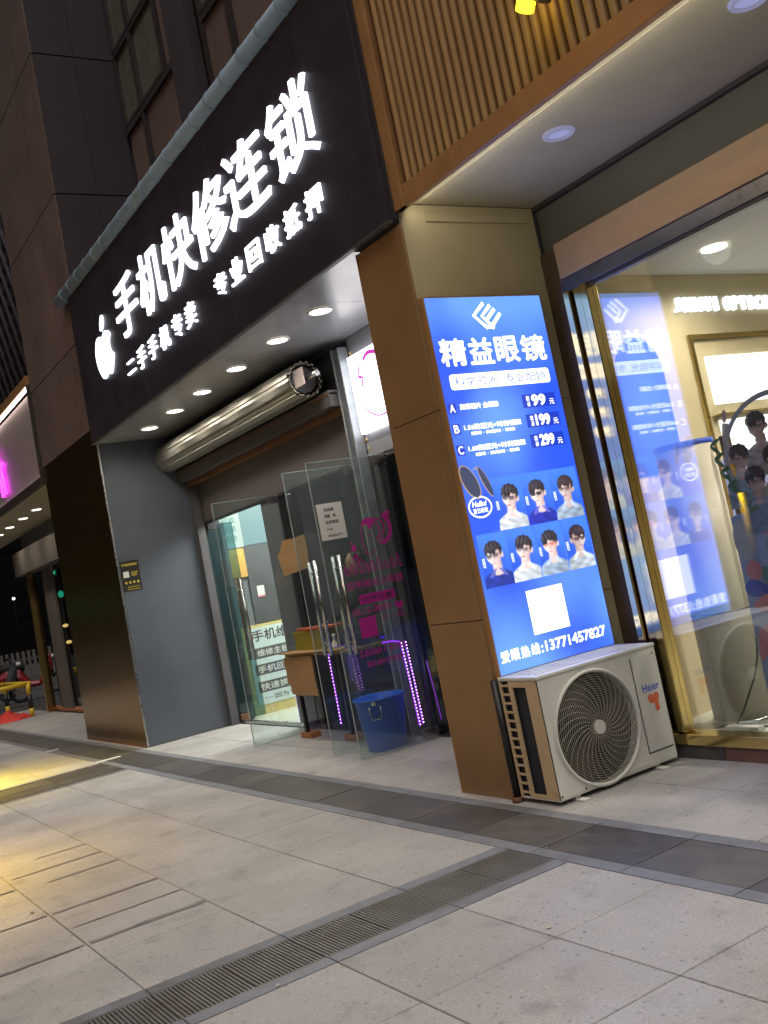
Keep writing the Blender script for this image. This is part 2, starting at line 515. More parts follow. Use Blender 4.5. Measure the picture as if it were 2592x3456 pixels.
def tag(o, label, cat, group=None, kind=None):
    o['label'] = label
    o['category'] = cat
    if group:
        o['group'] = group
    if kind:
        o['kind'] = kind
    return o
def thing(name, label, cat, loc, group=None):
    o = bpy.data.objects.new(name, None)
    COL.objects.link(o)
    o.location = loc
    return tag(o, label, cat, group)
def struct(o):
    o['kind'] = 'structure'
    return o
def inst(o, name, loc, parent=None, rot=None):
    c = bpy.data.objects.new(name, o.data)
    COL.objects.link(c)
    c.parent = parent
    c.location = loc
    if rot:
        c.rotation_euler = rot
    return c
def copy_tree(o, parent=None):
    c = o.copy()
    COL.objects.link(c)
    c.parent = parent
    for ch in [q for q in bpy.data.objects if q.parent == o]:
        copy_tree(ch, c)
    return c
def lamp(name, kind, loc, energy, col, parent=None, **k):
    d = bpy.data.lights.new(name, kind)
    d.energy = energy
    d.color = col
    aim = k.pop('aim', None)
    for a, b in k.items():
        setattr(d, a, b)
    o = bpy.data.objects.new(name, d)
    COL.objects.link(o)
    off = top_loc(parent)
    o.parent = parent
    o.location = Vector(loc) - Vector(off)
    if aim:
        o.rotation_euler = Vector(aim).to_track_quat('-Z', 'Y').to_euler()
    return o

_glyph = {}
def glyphs(body, bold=0.0, res=3, shear=0.0):
    key = (body, bold, res, shear)
    if key in _glyph:
        return _glyph[key]
    c = bpy.data.curves.new('lettering', 'FONT')
    c.body = body
    c.resolution_u = res
    c.offset = bold
    c.shear = shear
    o = bpy.data.objects.new('lettering', c)
    COL.objects.link(o)
    bpy.context.view_layer.update()
    me = bpy.data.meshes.new_from_object(o.evaluated_get(bpy.context.evaluated_depsgraph_get()))
    vs = [tuple(v.co) for v in me.vertices]
    fs = [tuple(p.vertices) for p in me.polygons]
    bpy.data.objects.remove(o)
    bpy.data.curves.remove(c)
    bpy.data.meshes.remove(me)
    x0, x1 = min(v[0] for v in vs), max(v[0] for v in vs)
    y0, y1 = min(v[1] for v in vs), max(v[1] for v in vs)
    _glyph[key] = ([((x - x0) / (x1 - x0), (y - y0) / (y1 - y0)) for x, y, z in vs], fs)
    return _glyph[key]
def lettering(mb, body, fr, x0, x1, y0, y1, c=0.0, bold=0.0, depth=0.0, mi=0, flip=False, slope=0.0, res=3, shear=0.0, smear=0.0):
    """fit a string into the rectangle x0..x1, y0..y1 of a frame; depth gives it real thickness"""
    if smear:
        for k in range(9):
            t = 2 * PI * k / 8
            dx, dy = ((0, 0) if k == 8 else (smear * math.cos(t), smear * math.sin(t)))
            lettering(mb, body, fr, x0 + smear + dx, x1 - smear + dx, y0 + smear + dy, y1 - smear + dy, c + .00012 * k, bold, depth, mi, flip, slope, res, shear)
        return mb
    vs, fs = glyphs(body, bold, res, shear)
    if flip:
        pos = [(x1 + (x0 - x1) * a, y0 + (y1 - y0) * b + slope * a) for a, b in vs]
    else:
        pos = [(x0 + (x1 - x0) * a, y0 + (y1 - y0) * b + slope * a) for a, b in vs]
    if not depth:
        mb.add([fr(a, b, c) for a, b in pos], fs, mi)
        return mb
    n = len(pos)
    edges = {}
    for f in fs:
        for i in range(len(f)):
            a, b = f[i], f[(i + 1) % len(f)]
            edges[(a, b)] = edges.get((a, b), 0) + 1
    sides = [(b, a, a + n, b + n) for (a, b) in edges if (b, a) not in edges]
    mb.add([fr(a, b, c + depth) for a, b in pos] + [fr(a, b, c) for a, b in pos],
           list(fs) + sides, mi)
    return mb

# ------------------------------------------------------------------ printed photographs: a fine grid whose points carry the ink colour
def print_mat(name, emit):
    m, n, l = _nodes(name)
    b = n['Principled BSDF']
    at = n.new('ShaderNodeVertexColor')
    at.layer_name = 'ink'
    b.inputs['Roughness'].default_value = 0.4
    if emit:
        b.inputs['Base Color'].default_value = (0.06, 0.06, 0.07, 1)
        l.new(at.outputs[0], b.inputs['Emission Color'])
        b.inputs['Emission Strength'].default_value = emit
    else:
        l.new(at.outputs[0], b.inputs['Base Color'])
    return m
M['e_print'] = print_mat('backlit_photo_print', 1.15)
M['print'] = print_mat('photo_print', 0)
def sst(a, b, x):
    t = max(0.0, min(1.0, (x - a) / (b - a)))
    return t * t * (3 - 2 * t)
def mixc(a, b, t):
    return tuple(p + (q - p) * t for p, q in zip(a, b))
def person_ink(x, y, sp):
    """x, y in head widths around the nose; returns ink colour and coverage of a young man wearing glasses"""
    k, ph = sp['turn'], sp['seed']
    bgc = mixc(sp['bg0'], sp['bg1'], sst(-1.6, 1.2, y + .5 * x))
    c, cov = bgc, 0.0
    ws_ = .05
    # shirt
    sh = -1.02 - .50 * min(1.0, abs(x) / 1.05) ** 2.2 - max(0, abs(x) - .98) * 6
    m = sst(-ws_, ws_, sh - y)
    fold = .86 + .14 * math.sin(7 * x + 3 * math.sin(4 * y + ph)) + .10 * math.sin(13 * y + 5 * x + ph)
    light = .80 + .28 * sst(.9, -.9, x * k)
    c = mixc(c, tuple(v * fold * light for v in sp['shirt']), m)
    cov = max(cov, m)
    # neck
    m = sst(-ws_, ws_, .27 - abs(x - .04 * k)) * sst(-1.42, -1.30, y) * sst(-.40, -.55, y)
    vneck = sst(-ws_, ws_, (y + 1.42) - abs(x - .03) * 1.3)
    m = max(m, vneck * sst(-.6, -.75, y) * sst(.33, .28, abs(x))) 
    c = mixc(c, mixc(sp['skin'], sp['shade'], .35 + .5 * sst(-1.05, -.62, y) * sst(-.3, .3, x * k)), m)
    cov = max(cov, m)
    # collar wings
    for sg in (-1, 1):
        d = abs((x - sg * .30) * .8 + sg * (y + 1.12) * .55) - .10
        m = sst(ws_, -ws_, d) * sst(-1.50, -1.42, y) * sst(-.90, -.98, y)
        c = mixc(c, sp['collar'], m * .9)
    # face
    jaw = 1.0 - .42 * sst(-.15, -.80, y)
    fx = (x + .05 * k) / (.50 * jaw)
    fy = (y + .10) / .74
    m = sst(.06, -.06, math.sqrt(fx * fx + fy * fy) - 1)
    tone = sst(-.35, .48, (x + .05 * k) * k + .12 * y)
    c = mixc(c, mixc(sp['skin'], sp['shade'], tone * .85), m)
    cov = max(cov, m)
    # ear on the far side of the turn
    m = sst(.05, -.05, math.hypot((x - .50 * k) / .10, (y + .12) / .20) - 1)
    c = mixc(c, mixc(sp['skin'], sp['shade'], .55), m)
    cov = max(cov, m)
    # nose, mouth, cheek
    nx = -.14 * k
    m = sst(.05, -.03, math.hypot((x - nx - .06 * k) / .07, (y + .30) / .15) - 1)
    c = mixc(c, sp['shade'], m * .55)
    m = sst(.10, -.06, math.hypot((x - nx) / .15, (y + .555) / .045) - 1)
    c = mixc(c, sp['lip'], m * .85)
    # glasses
    for q, wdt in ((-.26, .17), (.16, .20)):
        gx = x - (nx + q * 1.0 * k + .05 * k)
        d = ((abs(gx) / wdt) ** 2.6 + (abs(y + .075) / .135) ** 2.6) - 1
        c = mixc(c, mixc(sp['lens'], tuple(v * 2.2 for v in sp['lens']), sst(.05, -.15, y)), sst(.18, -.18, d) * sp['dark'])
    m = sst(.02, .0, abs(y + .02) - .018) * sst(.02, -.02, abs(x - nx) - .45)
    c = mixc(c, sp['lens'], m * .8)
    # hair: full mop with a ragged fringe
    hx, hy = (x + .01 * k) / .60, (y - .30) / .60
    out = math.sqrt(hx * hx + hy * hy) + .035 * math.sin(11 * math.atan2(hy, hx) + ph) - 1
    fr_ = .10 + .10 * math.sin(9 * x + ph) + .06 * math.sin(21 * x + 2 * ph) + .16 * (x * k)
    side = sst(.36, .46, abs(x + .04 * k)) * sst(-.30, -.16, y)
    m = sst(.06, -.06, out) * max(sst(-.05, .06, y - fr_), side)
    strand = .5 + .5 * math.sin(24 * x + 9 * y + 4 * math.sin(5 * y + ph))
    glint = sst(.3, 1.0, strand) * sst(.42, .0, abs(y - .52 + .25 * x * x)) * sst(.6, -.2, x * k)
    c = mixc(c, mixc(sp['hair'], sp['gloss'], glint), m)
    cov = max(cov, m)
    return c, cov
def photo(name, parent, fr, y0, y1, z0, z1, cx, cz, unit, sp, m, nx=46, ny=66, cut=False):
    mb = MB()
    cols, cv = [], []
    off = top_loc(parent)
    tilt = sp.get('tilt', 0)
    for j in range(ny + 1):
        for i in range(nx + 1):
            a, b_ = y0 + (y1 - y0) * i / nx, z0 + (z1 - z0) * j / ny
            ux, uy = (a - cx) / unit, (b_ - cz) / unit
            w_ = sst(-1.1, -.4, uy)
            rx = ux * math.cos(tilt * w_) + (uy + .7) * math.sin(tilt * w_)
            ry = -ux * math.sin(tilt * w_) + (uy + .7) * math.cos(tilt * w_) - .7
            c, cvv = person_ink(rx / 1.14, ry * 1.07, sp)
            mb.v.append(fr(a, b_))
            cols.append(c)
            cv.append(cvv)
    W = nx + 1
    for j in range(ny):
        for i in range(nx):
            q = (j * W + i, j * W + i + 1, (j + 1) * W + i + 1, (j + 1) * W + i)
            if cut and sum(cv[t] for t in q) < 2.0:
                continue
            mb.f.append(q)
            mb.m.append(0)
            mb.sm.append(False)
    o = mb.build(name, m, parent)
    at = o.data.color_attributes.new('ink', 'FLOAT_COLOR', 'POINT')
    at.data.foreach_set('color', [v for c in cols for v in (*c, 1.0)])
    return o

# ------------------------------------------------------------------ the ground
road = struct(MB().box(-300, 300, -300, 300, -0.5, -0.10).build('road', 'asphalt'))
PV = struct(MB().box(-23.6, 6, -5, 4.9, -0.30, -0.012).build('pavement', 'mortar'))
P = 0.605
def tile_mesh(name, w, d, m, top=0.0, bevel=0.0025):
    o = MB().box(-w / 2, w / 2, -d / 2, d / 2, -0.02, top).build(name, m, PV, bevel)
    return o
rows = [2.95 - P * k for k in range(6)]
cols = [-4.265 - P * k for k in range(10)] + [-11.40 - P * k for k in range(19)]
first = None
for k in range(4):
    cols.append(-3.735 + P * (k + 1))
slots = [(c - P / 2, y - P / 2) for y in rows[:5] for c in cols]
for y0, y1 in ((3.49, 4.08), (4.08, 4.67)):
    slots += [(-1.6 - P * k, (y0 + y1) / 2) for k in range(36)]
for i, (x, y) in enumerate(slots):
    if first is None:
        first = tile_mesh('paving_tile', P - 0.006, P - 0.006, 'tile')
        first.location = (x, y, 0)
    else:
        t = inst(first, 'paving_tile', (x, y, random.uniform(-0.0012, 0.0008)), PV)
        if y > 3.4:
            t.scale = (1, 0.584 / (P - 0.006), 1)
        b = t.modifiers.new('bevel', 'BEVEL')
        b.width = 0.0025
        b.segments = 1
rest = MB()
for k in range(14):
    for j in range(8):
        x0, y1 = -6.6 + P * k, rows[0] - P * (5 + j)
        if x0 > -4.3 and x0 < -3.7:
            continue
        rest.box(x0 + .003, x0 + P - .003, y1 - P + .003, y1 - .003, -0.02, 0.0)
for k in range(9):
    for j in range(5):
        rest.box(-1.31 + P * k + .003, -1.31 + P * (k + 1) - .003, rows[j] - P + .003, rows[j] - .003, -0.02, 0.0)
o = rest.build('paving_beyond', 'tile', PV)
o['kind'] = 'stuff'
# the dark strip along the shops and its pale edging stones
bandm = tile_mesh('edging_stone', P - 0.006, 0.082, 'band')
bandm.location = (-1.9, 2.992, 0.0)
slabm = tile_mesh('strip_slab', P - 0.006, 0.362, 'darkstone', 0.0)
slabm.location = (-1.9, 3.22, -0.001)
for k in range(36):
    x = -1.9 - P * k
    if k:
        inst(bandm, 'edging_stone', (x, 2.992, 0), PV)
        inst(slabm, 'strip_slab', (x, 3.22, random.uniform(-.002, 0)), PV)
    inst(bandm, 'edging_stone', (x, 3.447, 0), PV)
# drain with ribbed grates running towards the shops
for k in range(7):
    for x in (-4.222, -3.778):
        inst(bandm, 'edging_stone', (x, rows[0] - P * (k + .5), 0.0), PV, (0, 0, PI / 2))
MB().box(-4.18, -3.82, -1.3, 2.95, -0.03, -0.009).build('drain_channel', 'pit', PV)
g = MB()
for q in range(18):
    g.box(-0.17, 0.17, -0.146 + q * 0.0165, -0.146 + q * 0.0165 + 0.0092, -0.03, -0.001)
g.box(-0.178, -0.168, -0.149, 0.149, -0.03, 0.0)
g.box(0.168, 0.178, -0.149, 0.149, -0.03, 0.0)
g.box(-0.168, 0.168, -0.149, -0.1465, -0.03, 0.0)
gm = g.build('drain_grate', 'grate', PV)
gm.location = (-4.0, 2.797, 0)
for k in range(1, 14):
    inst(gm, 'drain_grate', (-4.0 + random.uniform(-.002, .002), 2.797 - 0.3025 * k, random.uniform(-.002, .001)), PV)
# second cross strip in front of the gold column
for k in range(7):
    for x in (-10.36, -11.35):
        inst(bandm, 'edging_stone', (x, rows[0] - P * (k + .5), 0.0), PV, (0, 0, PI / 2))
    for x in (-10.63, -11.06):
        s_ = inst(slabm, 'strip_slab', (x, rows[0] - P * (k + .5), -0.0015), PV, (0, 0, PI / 2))
        s_.scale = (1, 1.16, 1)
# wet streaks and specks lying on the tiles
ws = MB()
for x, y0, y1, w in ((-5.47, 1.16, 1.735, .010), (-5.86, 1.15, 1.735, .020), (-5.12, 1.15, 1.735, .026), (-7.0, 1.16, 1.735, .016), (-6.62, 1.3, 1.735, .012),
                     (-7.4, 1.4, 1.735, .01), (-5.12, 0.72, 1.12, .016), (-5.87, 0.7, 1.12, .012), (-6.7, 0.8, 1.12, .014)):
    n = 9
    L = [(x - w * (0.6 + 0.5 * random.random()), y0 + (y1 - y0) * i / (n - 1)) for i in range(n)]
    Rr = [(x + w * (0.6 + 0.5 * random.random()), y0 + (y1 - y0) * i / (n - 1)) for i in range(n)]
    ws.flat(L + Rr[::-1], FZ(0.0035))
o = ws.build('wet_streaks', 'wet', PV)
o['kind'] = 'stuff'
sp = MB()
for i in range(70):
    x, y = random.uniform(-9.5, -1.9), random.uniform(0.9, 3.45)
    r = random.uniform(.002, .007) if i > 5 else random.uniform(.008, .014)
    sp.flat(ell(x, y, r, r * random.uniform(.4, 1), 6, rot=random.random() * 3), FZ(0.0045), mi=random.choice((0, 0, 1)))
o = sp.build('litter_specks', ['litter', 'rust'], PV)
o['kind'] = 'stuff'
MB().box(-11.49, -11.41, 2.93, 3.20, 0.001, 0.006).build('trim_strip', 'paper', PV)
MB().box(-13.84, -13.76, 2.93, 3.09, 0.001, 0.006).build('trim_strip', 'paper', PV)

# ------------------------------------------------------------------ gold-clad column on the left, stone above
c = thing('clad_column', 'wide column with brown gold metal panels below and rosy stone above', 'column', (-12.8, 3.56, 0))
XL, XR = -14.12, -11.56
MB().box(XL + .02, XR - .02, 3.585, 4.9, 0, 14.0).build('core', 'greydark', c)
for z0, z1 in ((0.02, 2.462), (2.470, 3.72)):
    MB().box(XL, XR - 0.012, 3.56, 3.58, z0, z1).build('metal_panel', 'gold', c, 0.004)
for z0, z1 in ((3.735, 4.78), (4.795, 6.60), (6.615, 8.40), (8.415, 10.2), (10.215, 12.0)):
    for x0, x1 in ((XL, -13.28), (-13.275, -12.42), (-12.415, XR - .012)):
        MB().box(x0, x1, 3.555, 3.583, z0, z1).build('stone_panel', 'stone', c, 0.003)
    if z0 > 5.0 or z0 == 4.795:
        for y0, y1 in ((3.585, 4.08), (4.084, 4.60)):
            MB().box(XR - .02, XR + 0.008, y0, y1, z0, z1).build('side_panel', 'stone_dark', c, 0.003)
MB().box(XR - .012, XR + .008, 3.552, 3.572, 0.0, 3.53).build('corner_trim', 'steel', c)
MB().box(XL, XR + .005, 3.552, 3.57, 0.0, 0.02).build('base_trim', 'rust', c)

# grey side wall of the phone shop recess
w = thing('side_wall', 'smooth grey recess wall beside the gold column', 'wall', (-11.55, 4.1, 0))
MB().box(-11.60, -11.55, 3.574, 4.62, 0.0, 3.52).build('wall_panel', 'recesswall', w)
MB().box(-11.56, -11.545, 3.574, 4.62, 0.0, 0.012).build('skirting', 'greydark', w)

# ------------------------------------------------------------------ upper storey above the black sign
b = thing('building_facade', 'dim rosy stone upper storey with framed windows above the sign', 'building', (-8, 4.62, 5.2))
MB().box(-11.56, 1.5, 4.66, 5.0, 3.6, 14).build('back_wall', 'frame_dark', b)
def fpanel(x0, x1, z0, z1, m='stone', y=4.61):
    return MB().box(x0, x1, y, y + .05, z0, z1).build('wall_panel', m, b, 0.003)
def fwin(x0, x1, z0, z1):
    f = MB()
    t = 0.045
    f.box(x0, x0 + t, 4.56, 4.64, z0, z1).box(x1 - t, x1, 4.56, 4.64, z0, z1)
    f.box(x0 + t, x1 - t, 4.56, 4.64, z0, z0 + t).box(x0 + t, x1 - t, 4.56, 4.64, z1 - t, z1)
    f = f.build('window', 'frame_dark', b)
    MB().box(x0 + t, x1 - t, 4.60, 4.61, z0 + t, z1 - t).build('pane', 'pane', f)
for bx in (-11.50, -8.95, -6.40):
    fpanel(bx, bx + 0.56, 5.0, 7.38)
    fpanel(bx + 0.66, bx + 1.78, 5.0, 7.38)
    MB().box(bx + .56, bx + .66, 4.57, 4.65, 5.0, 7.38).build('mullion', 'frame_dark', b)
    MB().box(bx, bx + 1.78, 4.565, 4.65, 7.38, 7.46).build('transom', 'frame_dark', b)
    for z in (7.46, 8.46, 9.46):
        fwin(bx, bx + .60, z, z + .98)
        fwin(bx + .62, bx + 1.45, z, z + .98)
        fpanel(bx + 1.46, bx + 1.78, z, z + .98)
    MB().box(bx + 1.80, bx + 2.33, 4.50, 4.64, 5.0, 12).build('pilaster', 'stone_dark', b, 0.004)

# ------------------------------------------------------------------ black sign box, lit letters
s = thing('shop_sign', 'long black shop sign with glowing white characters above the phone shop', 'sign', (-8.2, 3.5, 3.53))
for i, (x0, x1) in enumerate(((-11.545, -9.40), (-9.398, -7.20), (-7.198, -4.87))):
    MB().box(x0, x1, 3.50, 3.545, 3.53, 5.34).build('sign_sheet', 'signblack', s, 0.004)
MB().box(-11.54, -4.875, 3.546, 4.45, 3.545, 5.30).build('sign_box', 'greydark', s)
MB().box(-11.545, -4.872, 3.492, 3.53, 3.515, 3.529).build('bottom_edge', 'greydark', s)
SF = FY(3.497)
chars = [('手', -9.93, -9.27), ('机', -9.17, -8.50), ('快', -8.44, -7.72), ('修', -7.68, -6.96), ('连', -6.96, -6.21), ('锁', -6.14, -5.44)]
for ch, x0, x1 in chars:
    lettering(MB(), ch, SF, x0, x1, 4.27, 4.86, 0.0, depth=0.022, res=3, smear=0.0035).build('character', 'e_letter', s)
def row(txt, x0, x1, z0, z1, gap=0.22):
    n = len(txt)
    w = (x1 - x0) / (n + gap * (n - 1))
    for i, ch in enumerate(txt):
        a = x0 + i * w * (1 + gap)
        zz = (z0 + .045, z1 - .045) if ch == '二' else (z0, z1)
        lettering(MB(), ch, SF, a, a + w, zz[0], zz[1], 0.0, depth=0.018, smear=0.0015).build('character', 'e_letter', s)
row('二手手机专卖', -9.88, -7.93, 3.86, 4.075, 0.42)
row('专业回收抵押', -7.46, -5.55, 3.89, 4.085, 0.42)
# bitten-fruit emblem
def cat(pts, n=6):
    out = []
    N = len(pts)
    for i in range(N):
        p0, p1, p2, p3 = pts[i - 1], pts[i], pts[(i + 1) % N], pts[(i + 2) % N]
        for k in range(n):
            t = k / n
            out.append(tuple(0.5 * ((2 * p1[j]) + (-p0[j] + p2[j]) * t + (2 * p0[j] - 5 * p1[j] + 4 * p2[j] - p3[j]) * t * t + (-p0[j] + 3 * p1[j] - 3 * p2[j] + p3[j]) * t ** 3) for j in (0, 1)))
    return out
ap = [(0, .80), (-.18, .88), (-.40, .84), (-.56, .62), (-.58, .38), (-.48, .12), (-.30, -.08), (-.16, -.10), (0, -.05), (.16, -.10), (.30, -.08), (.46, .10), (.56, .26), (.44, .36), (.38, .52), (.44, .66), (.52, .74), (.38, .86), (.18, .88)]
ax, az, asx, asz = -10.50, 4.12, 0.50, 0.47
MB().flat([(ax + p[0] * asx, az + p[1] * asz) for p in cat(ap)], SF, 0.022, 0.0).build('fruit_emblem', 'e_letter', s)
lf = [(.0, .92), (.04, 1.10), (.20, 1.24), (.24, 1.10), (.14, .97)]
MB().flat([(ax + p[0] * asx, az + .02 + p[1] * asz) for p in cat(lf)], SF, 0.022, 0.0).build('leaf_emblem', 'e_letter', s)
# pipe running along the top edge of the sign
p = thing('pipe', 'blue grey ribbed pipe along the top of the black sign', 'pipe', (-8.2, 3.50, 5.36))
MB().cyl((-11.86, 3.50, 5.36), (-4.65, 3.50, 5.36), 0.075, seg=20).build('tube', 'pipe', p)
for k in range(21):
    x = -11.6 + k * 0.335
    MB().cyl((x, 3.50, 5.36), (x + .03, 3.50, 5.36), 0.081, seg=16).build('clip', 'pipe', p)
    MB().cyl((x + .015, 3.50, 5.43), (x + .015, 3.50, 5.452), 0.008, seg=6).build('screw', 'pipe', p)

# ------------------------------------------------------------------ phone shop soffit with downlights
so = thing('soffit', 'glossy grey ceiling under the black sign holding six downlights', 'ceiling', (-8.2, 4.1, 3.52))
for x0, x1 in ((-11.55, -9.9), (-9.897, -8.1), (-8.097, -6.45), (-6.447, -5.4)):
    MB().box(x0, x1, 3.531, 4.70, 3.526, 3.545).build('soffit_panel', 'soffit', so, 0.002)
names = ['downlight nearest the gold column in the grey soffit', 'second downlight from the gold column in the grey soffit', 'third downlight from the gold column in the grey soffit',
         'fourth downlight from the gold column in the grey soffit', 'fifth downlight from the gold column in the grey soffit', 'largest downlight in the grey soffit, nearest the bronze pillar']
for x, nm in zip((-10.84, -10.0, -9.2, -8.33, -7.44, -6.65), names):
    d = thing('downlight', 'round warm lit ' + nm, 'downlight', (x, 3.96, 3.51), 'downlights in the grey soffit')
    MB().cyl((x, 3.96, 3.518), (x, 3.96, 3.5255), 0.086, seg=24).build('diffuser', 'e_down', d)
    rg = MB()
    rg.lathe((x, 3.96, 0), [(0.087, 3.516), (0.100, 3.512), (0.108, 3.519), (0.108, 3.5255)], 28)
    rg.build('rim', 'paper', d)
    lamp('downlight_beam', 'SPOT', (x, 3.96, 3.505), 42, (1.0, 0.93, 0.80), d, spot_size=R(160), spot_blend=0.9, shadow_soft_size=0.08, aim=(0, 0, -1))

# ------------------------------------------------------------------ shop front: lintel, rolled shutter, rails
h = thing('shop_lintel', 'dark grey lintel panel above the glass doors', 'lintel', (-9, 4.67, 2.43))
MB().box(-11.55, -7.62, 4.67, 4.78, 2.43, 2.93).build('front_panel', 'lintelgrey', h, 0.003)
MB().box(-11.55, -5.4, 4.70, 4.90, 2.95, 3.525).build('upper_panel', 'greydark', h)
MB().box(-11.55, -7.62, 4.56, 4.665, 2.90, 2.945).build('rust_angle', 'rust', h)
MB().box(-11.55, -7.62, 4.662, 4.70, 2.40, 2.43).build('head_rail', 'black', h)
r = thing('roller_shutter', 'rolled up metal shutter with ribbed slats under the soffit', 'shutter', (-9.6, 4.36, 3.25))
prof = []
N = 10
cy, cz, rr = 4.37, 3.26, 0.160
for i in range(N):
    a0, a1 = 2 * PI * i / N, 2 * PI * (i + 1) / N
    for t, q in ((0.06, 0), (0.34, 0), (0.38, .016), (0.62, .016), (0.66, 0), (0.94, 0)):
        a = a0 + (a1 - a0) * t
        k = rr * math.cos(PI / N) / math.cos(PI / N * (2 * t - 1)) + q
        prof.append((cy + k * math.cos(a), cz + k * math.sin(a)))
n = len(prof)
mb = MB()
x0, x1 = -11.54, -7.86
mb.add([(x, y, z) for x in (x0, x1) for y, z in prof], [(i, (i + 1) % n, n + (i + 1) % n, n + i) for i in range(n)] + [tuple(range(n))])
mb.build('slat_roll', 'shutter', r)
MB().cyl((x1 - .02, cy, cz), (x1 + .004, cy, cz), 0.125, seg=10, smooth=False).build('end_plate', 'greydark', r)
MB().cyl((x1, cy, cz), (-7.60, cy, cz), 0.028, seg=12).build('axle', 'steel', r)
ch = MB()
for i in range(34):
    a = 2 * PI * i / 34
    q = 0.148 + 0.012 * (i % 2)
    c0 = Vector((x1 + .02 + .014 * (i % 2), cy + q * math.cos(a), cz + q * math.sin(a)))
    tg = Vector((0.3 * (1 if i % 2 else -1), -math.sin(a), math.cos(a))).normalized() * 0.019
    ch.tube([c0 - tg, c0, c0 + tg], [0.006, 0.009, 0.006], 6)
o = ch.build('chain', 'shutter', r)
MB().box(x1 + .06, -7.62, cy - .13, cy - .12, cz - .09, cz + .07).build('bracket_plate', 'signpanel', r, 0.002)
MB().box(-11.54, -7.62, 4.46, 4.60, 2.95, 3.10).build('curtain_guide', 'greydark', r, 0.005)
MB().box(-11.54, -7.62, 4.45, 4.61, 3.06, 3.075).build('guide_lip', 'rust', r)
for nm, xa, xb, lb in (('l', -11.545, -11.47, 'dark shutter guide rail beside the grey recess wall'), ('r', -7.62, -7.50, 'galvanised shutter guide rail behind the open glass doors')):
    t = thing('guide_rail', lb, 'rail', ((xa + xb) / 2, 4.6, 0), 'shutter guide rails')
    zt = 2.93 if nm == 'l' else 3.45
    m1, m2 = ('greydark', 'greydark') if nm == 'l' else ('rail', 'rail')
    MB().box(xa, xa + .03, 4.55, 4.66, 0, zt).build('flange', m1, t, 0.003)
    MB().box(xb - .02, xb, 4.56, 4.66, 0, zt).build('flange', m2, t, 0.003)
    MB().box(xa + .03, xb - .02, 4.62, 4.66, 0, zt).build('web', m1, t)
# grey wall piece that carries the nail shop light box
q = thing('wall_section', 'light grey wall piece around the white light box beside the shutter rail', 'wall', (-6.5, 4.66, 2.42))
MB().box(-7.495, -5.42, 4.665, 4.698, 2.44, 3.52).build('panel', 'soffit', q, 0.002)
MB().box(-7.495, -5.42, 4.655, 4.697, 2.40, 2.436).build('bottom_channel', 'steel', q)
gl = MB()
for i in range(9):
    z = 2.5 + i * .11 + random.uniform(-.02, .02)
    gl.lathe((-7.47 + random.uniform(-.01, .012), 4.663, z), [(0.001, .02), (.014, .01), (.012, -.012), (.001, -.02)], 7)
gl.build('glue_blobs', 'counteryellow', q)['kind'] = 'stuff'
q = thing('light_box', 'white glowing light box with magenta drawn lines above the nail shop', 'light box', (-6.9, 4.62, 2.64))
MB().box(-7.44, -6.25, 4.60, 4.66, 2.64, 3.33).build('box', 'e_pinkpanel', q, 0.004)
def ribbon(mb, pts, w, fr, c=0.0, mi=0):
    L, Rr = [], []
    for i, p_ in enumerate(pts):
        a, b_ = pts[max(i - 1, 0)], pts[min(i + 1, len(pts) - 1)]
        d = Vector((b_[0] - a[0], b_[1] - a[1])).normalized()
        ww = w[i] if isinstance(w, (list, tuple)) else w
        L.append((p_[0] - d.y * ww / 2, p_[1] + d.x * ww / 2))
        Rr.append((p_[0] + d.y * ww / 2, p_[1] - d.x * ww / 2))
    n = len(pts)
    vs = [fr(a, b_, c) for a, b_ in L + Rr]
    mb.add(vs, [(n + i, n + i + 1, i + 1, i) for i in range(n - 1)], mi)
    return mb
def opencat(pts, n=5):
    pp = [pts[0]] + list(pts) + [pts[-1]]
    out = []
    for i in range(1, len(pp) - 2):
        p0, p1, p2, p3 = pp[i - 1], pp[i], pp[i + 1], pp[i + 2]
        for k in range(n):
            t = k / n
            out.append(tuple(0.5 * ((2 * p1[j]) + (-p0[j] + p2[j]) * t + (2 * p0[j] - 5 * p1[j] + 4 * p2[j] - p3[j]) * t * t + (-p0[j] + 3 * p1[j] - 3 * p2[j] + p3[j]) * t ** 3) for j in (0, 1)))
    out.append(tuple(pts[-1]))
    return out
mb = MB()
f_ = FY(4.597)
ribbon(mb, opencat([(-7.25, 3.22), (-7.30, 3.13), (-7.24, 3.10), (-7.27, 3.03)]), 0.022, f_)
ribbon(mb, opencat([(-7.33, 2.98), (-7.28, 2.84), (-7.12, 2.74), (-6.95, 2.73)]), 0.014, f_)
ribbon(mb, opencat([(-7.18, 3.24), (-7.08, 3.28), (-6.9, 3.24)]), 0.035, f_)
mb.build('drawn_line', 'e_pinkline', q)

# frame posts between the doors
for x0, x1, lb, m in ((-9.88, -9.46, 'dark grey post between the two shop doorways', 'greywall'), (-9.44, -9.30, 'narrow black frame post behind the open glass door', 'black'), (-7.48, -7.40, 'dark slim post beside the galvanised rail', 'greydark')):
    t = thing('door_post', lb, 'post', ((x0 + x1) / 2, 4.7, 0))
    MB().box(x0, x1, 4.68, 4.84, 0.0, 2.40).build('shaft', m, t, 0.004)
    MB().box(x0 - .004, x1 + .004, 4.676, 4.844, 0.0, 0.05).build('foot', 'steel', t, 0.002)

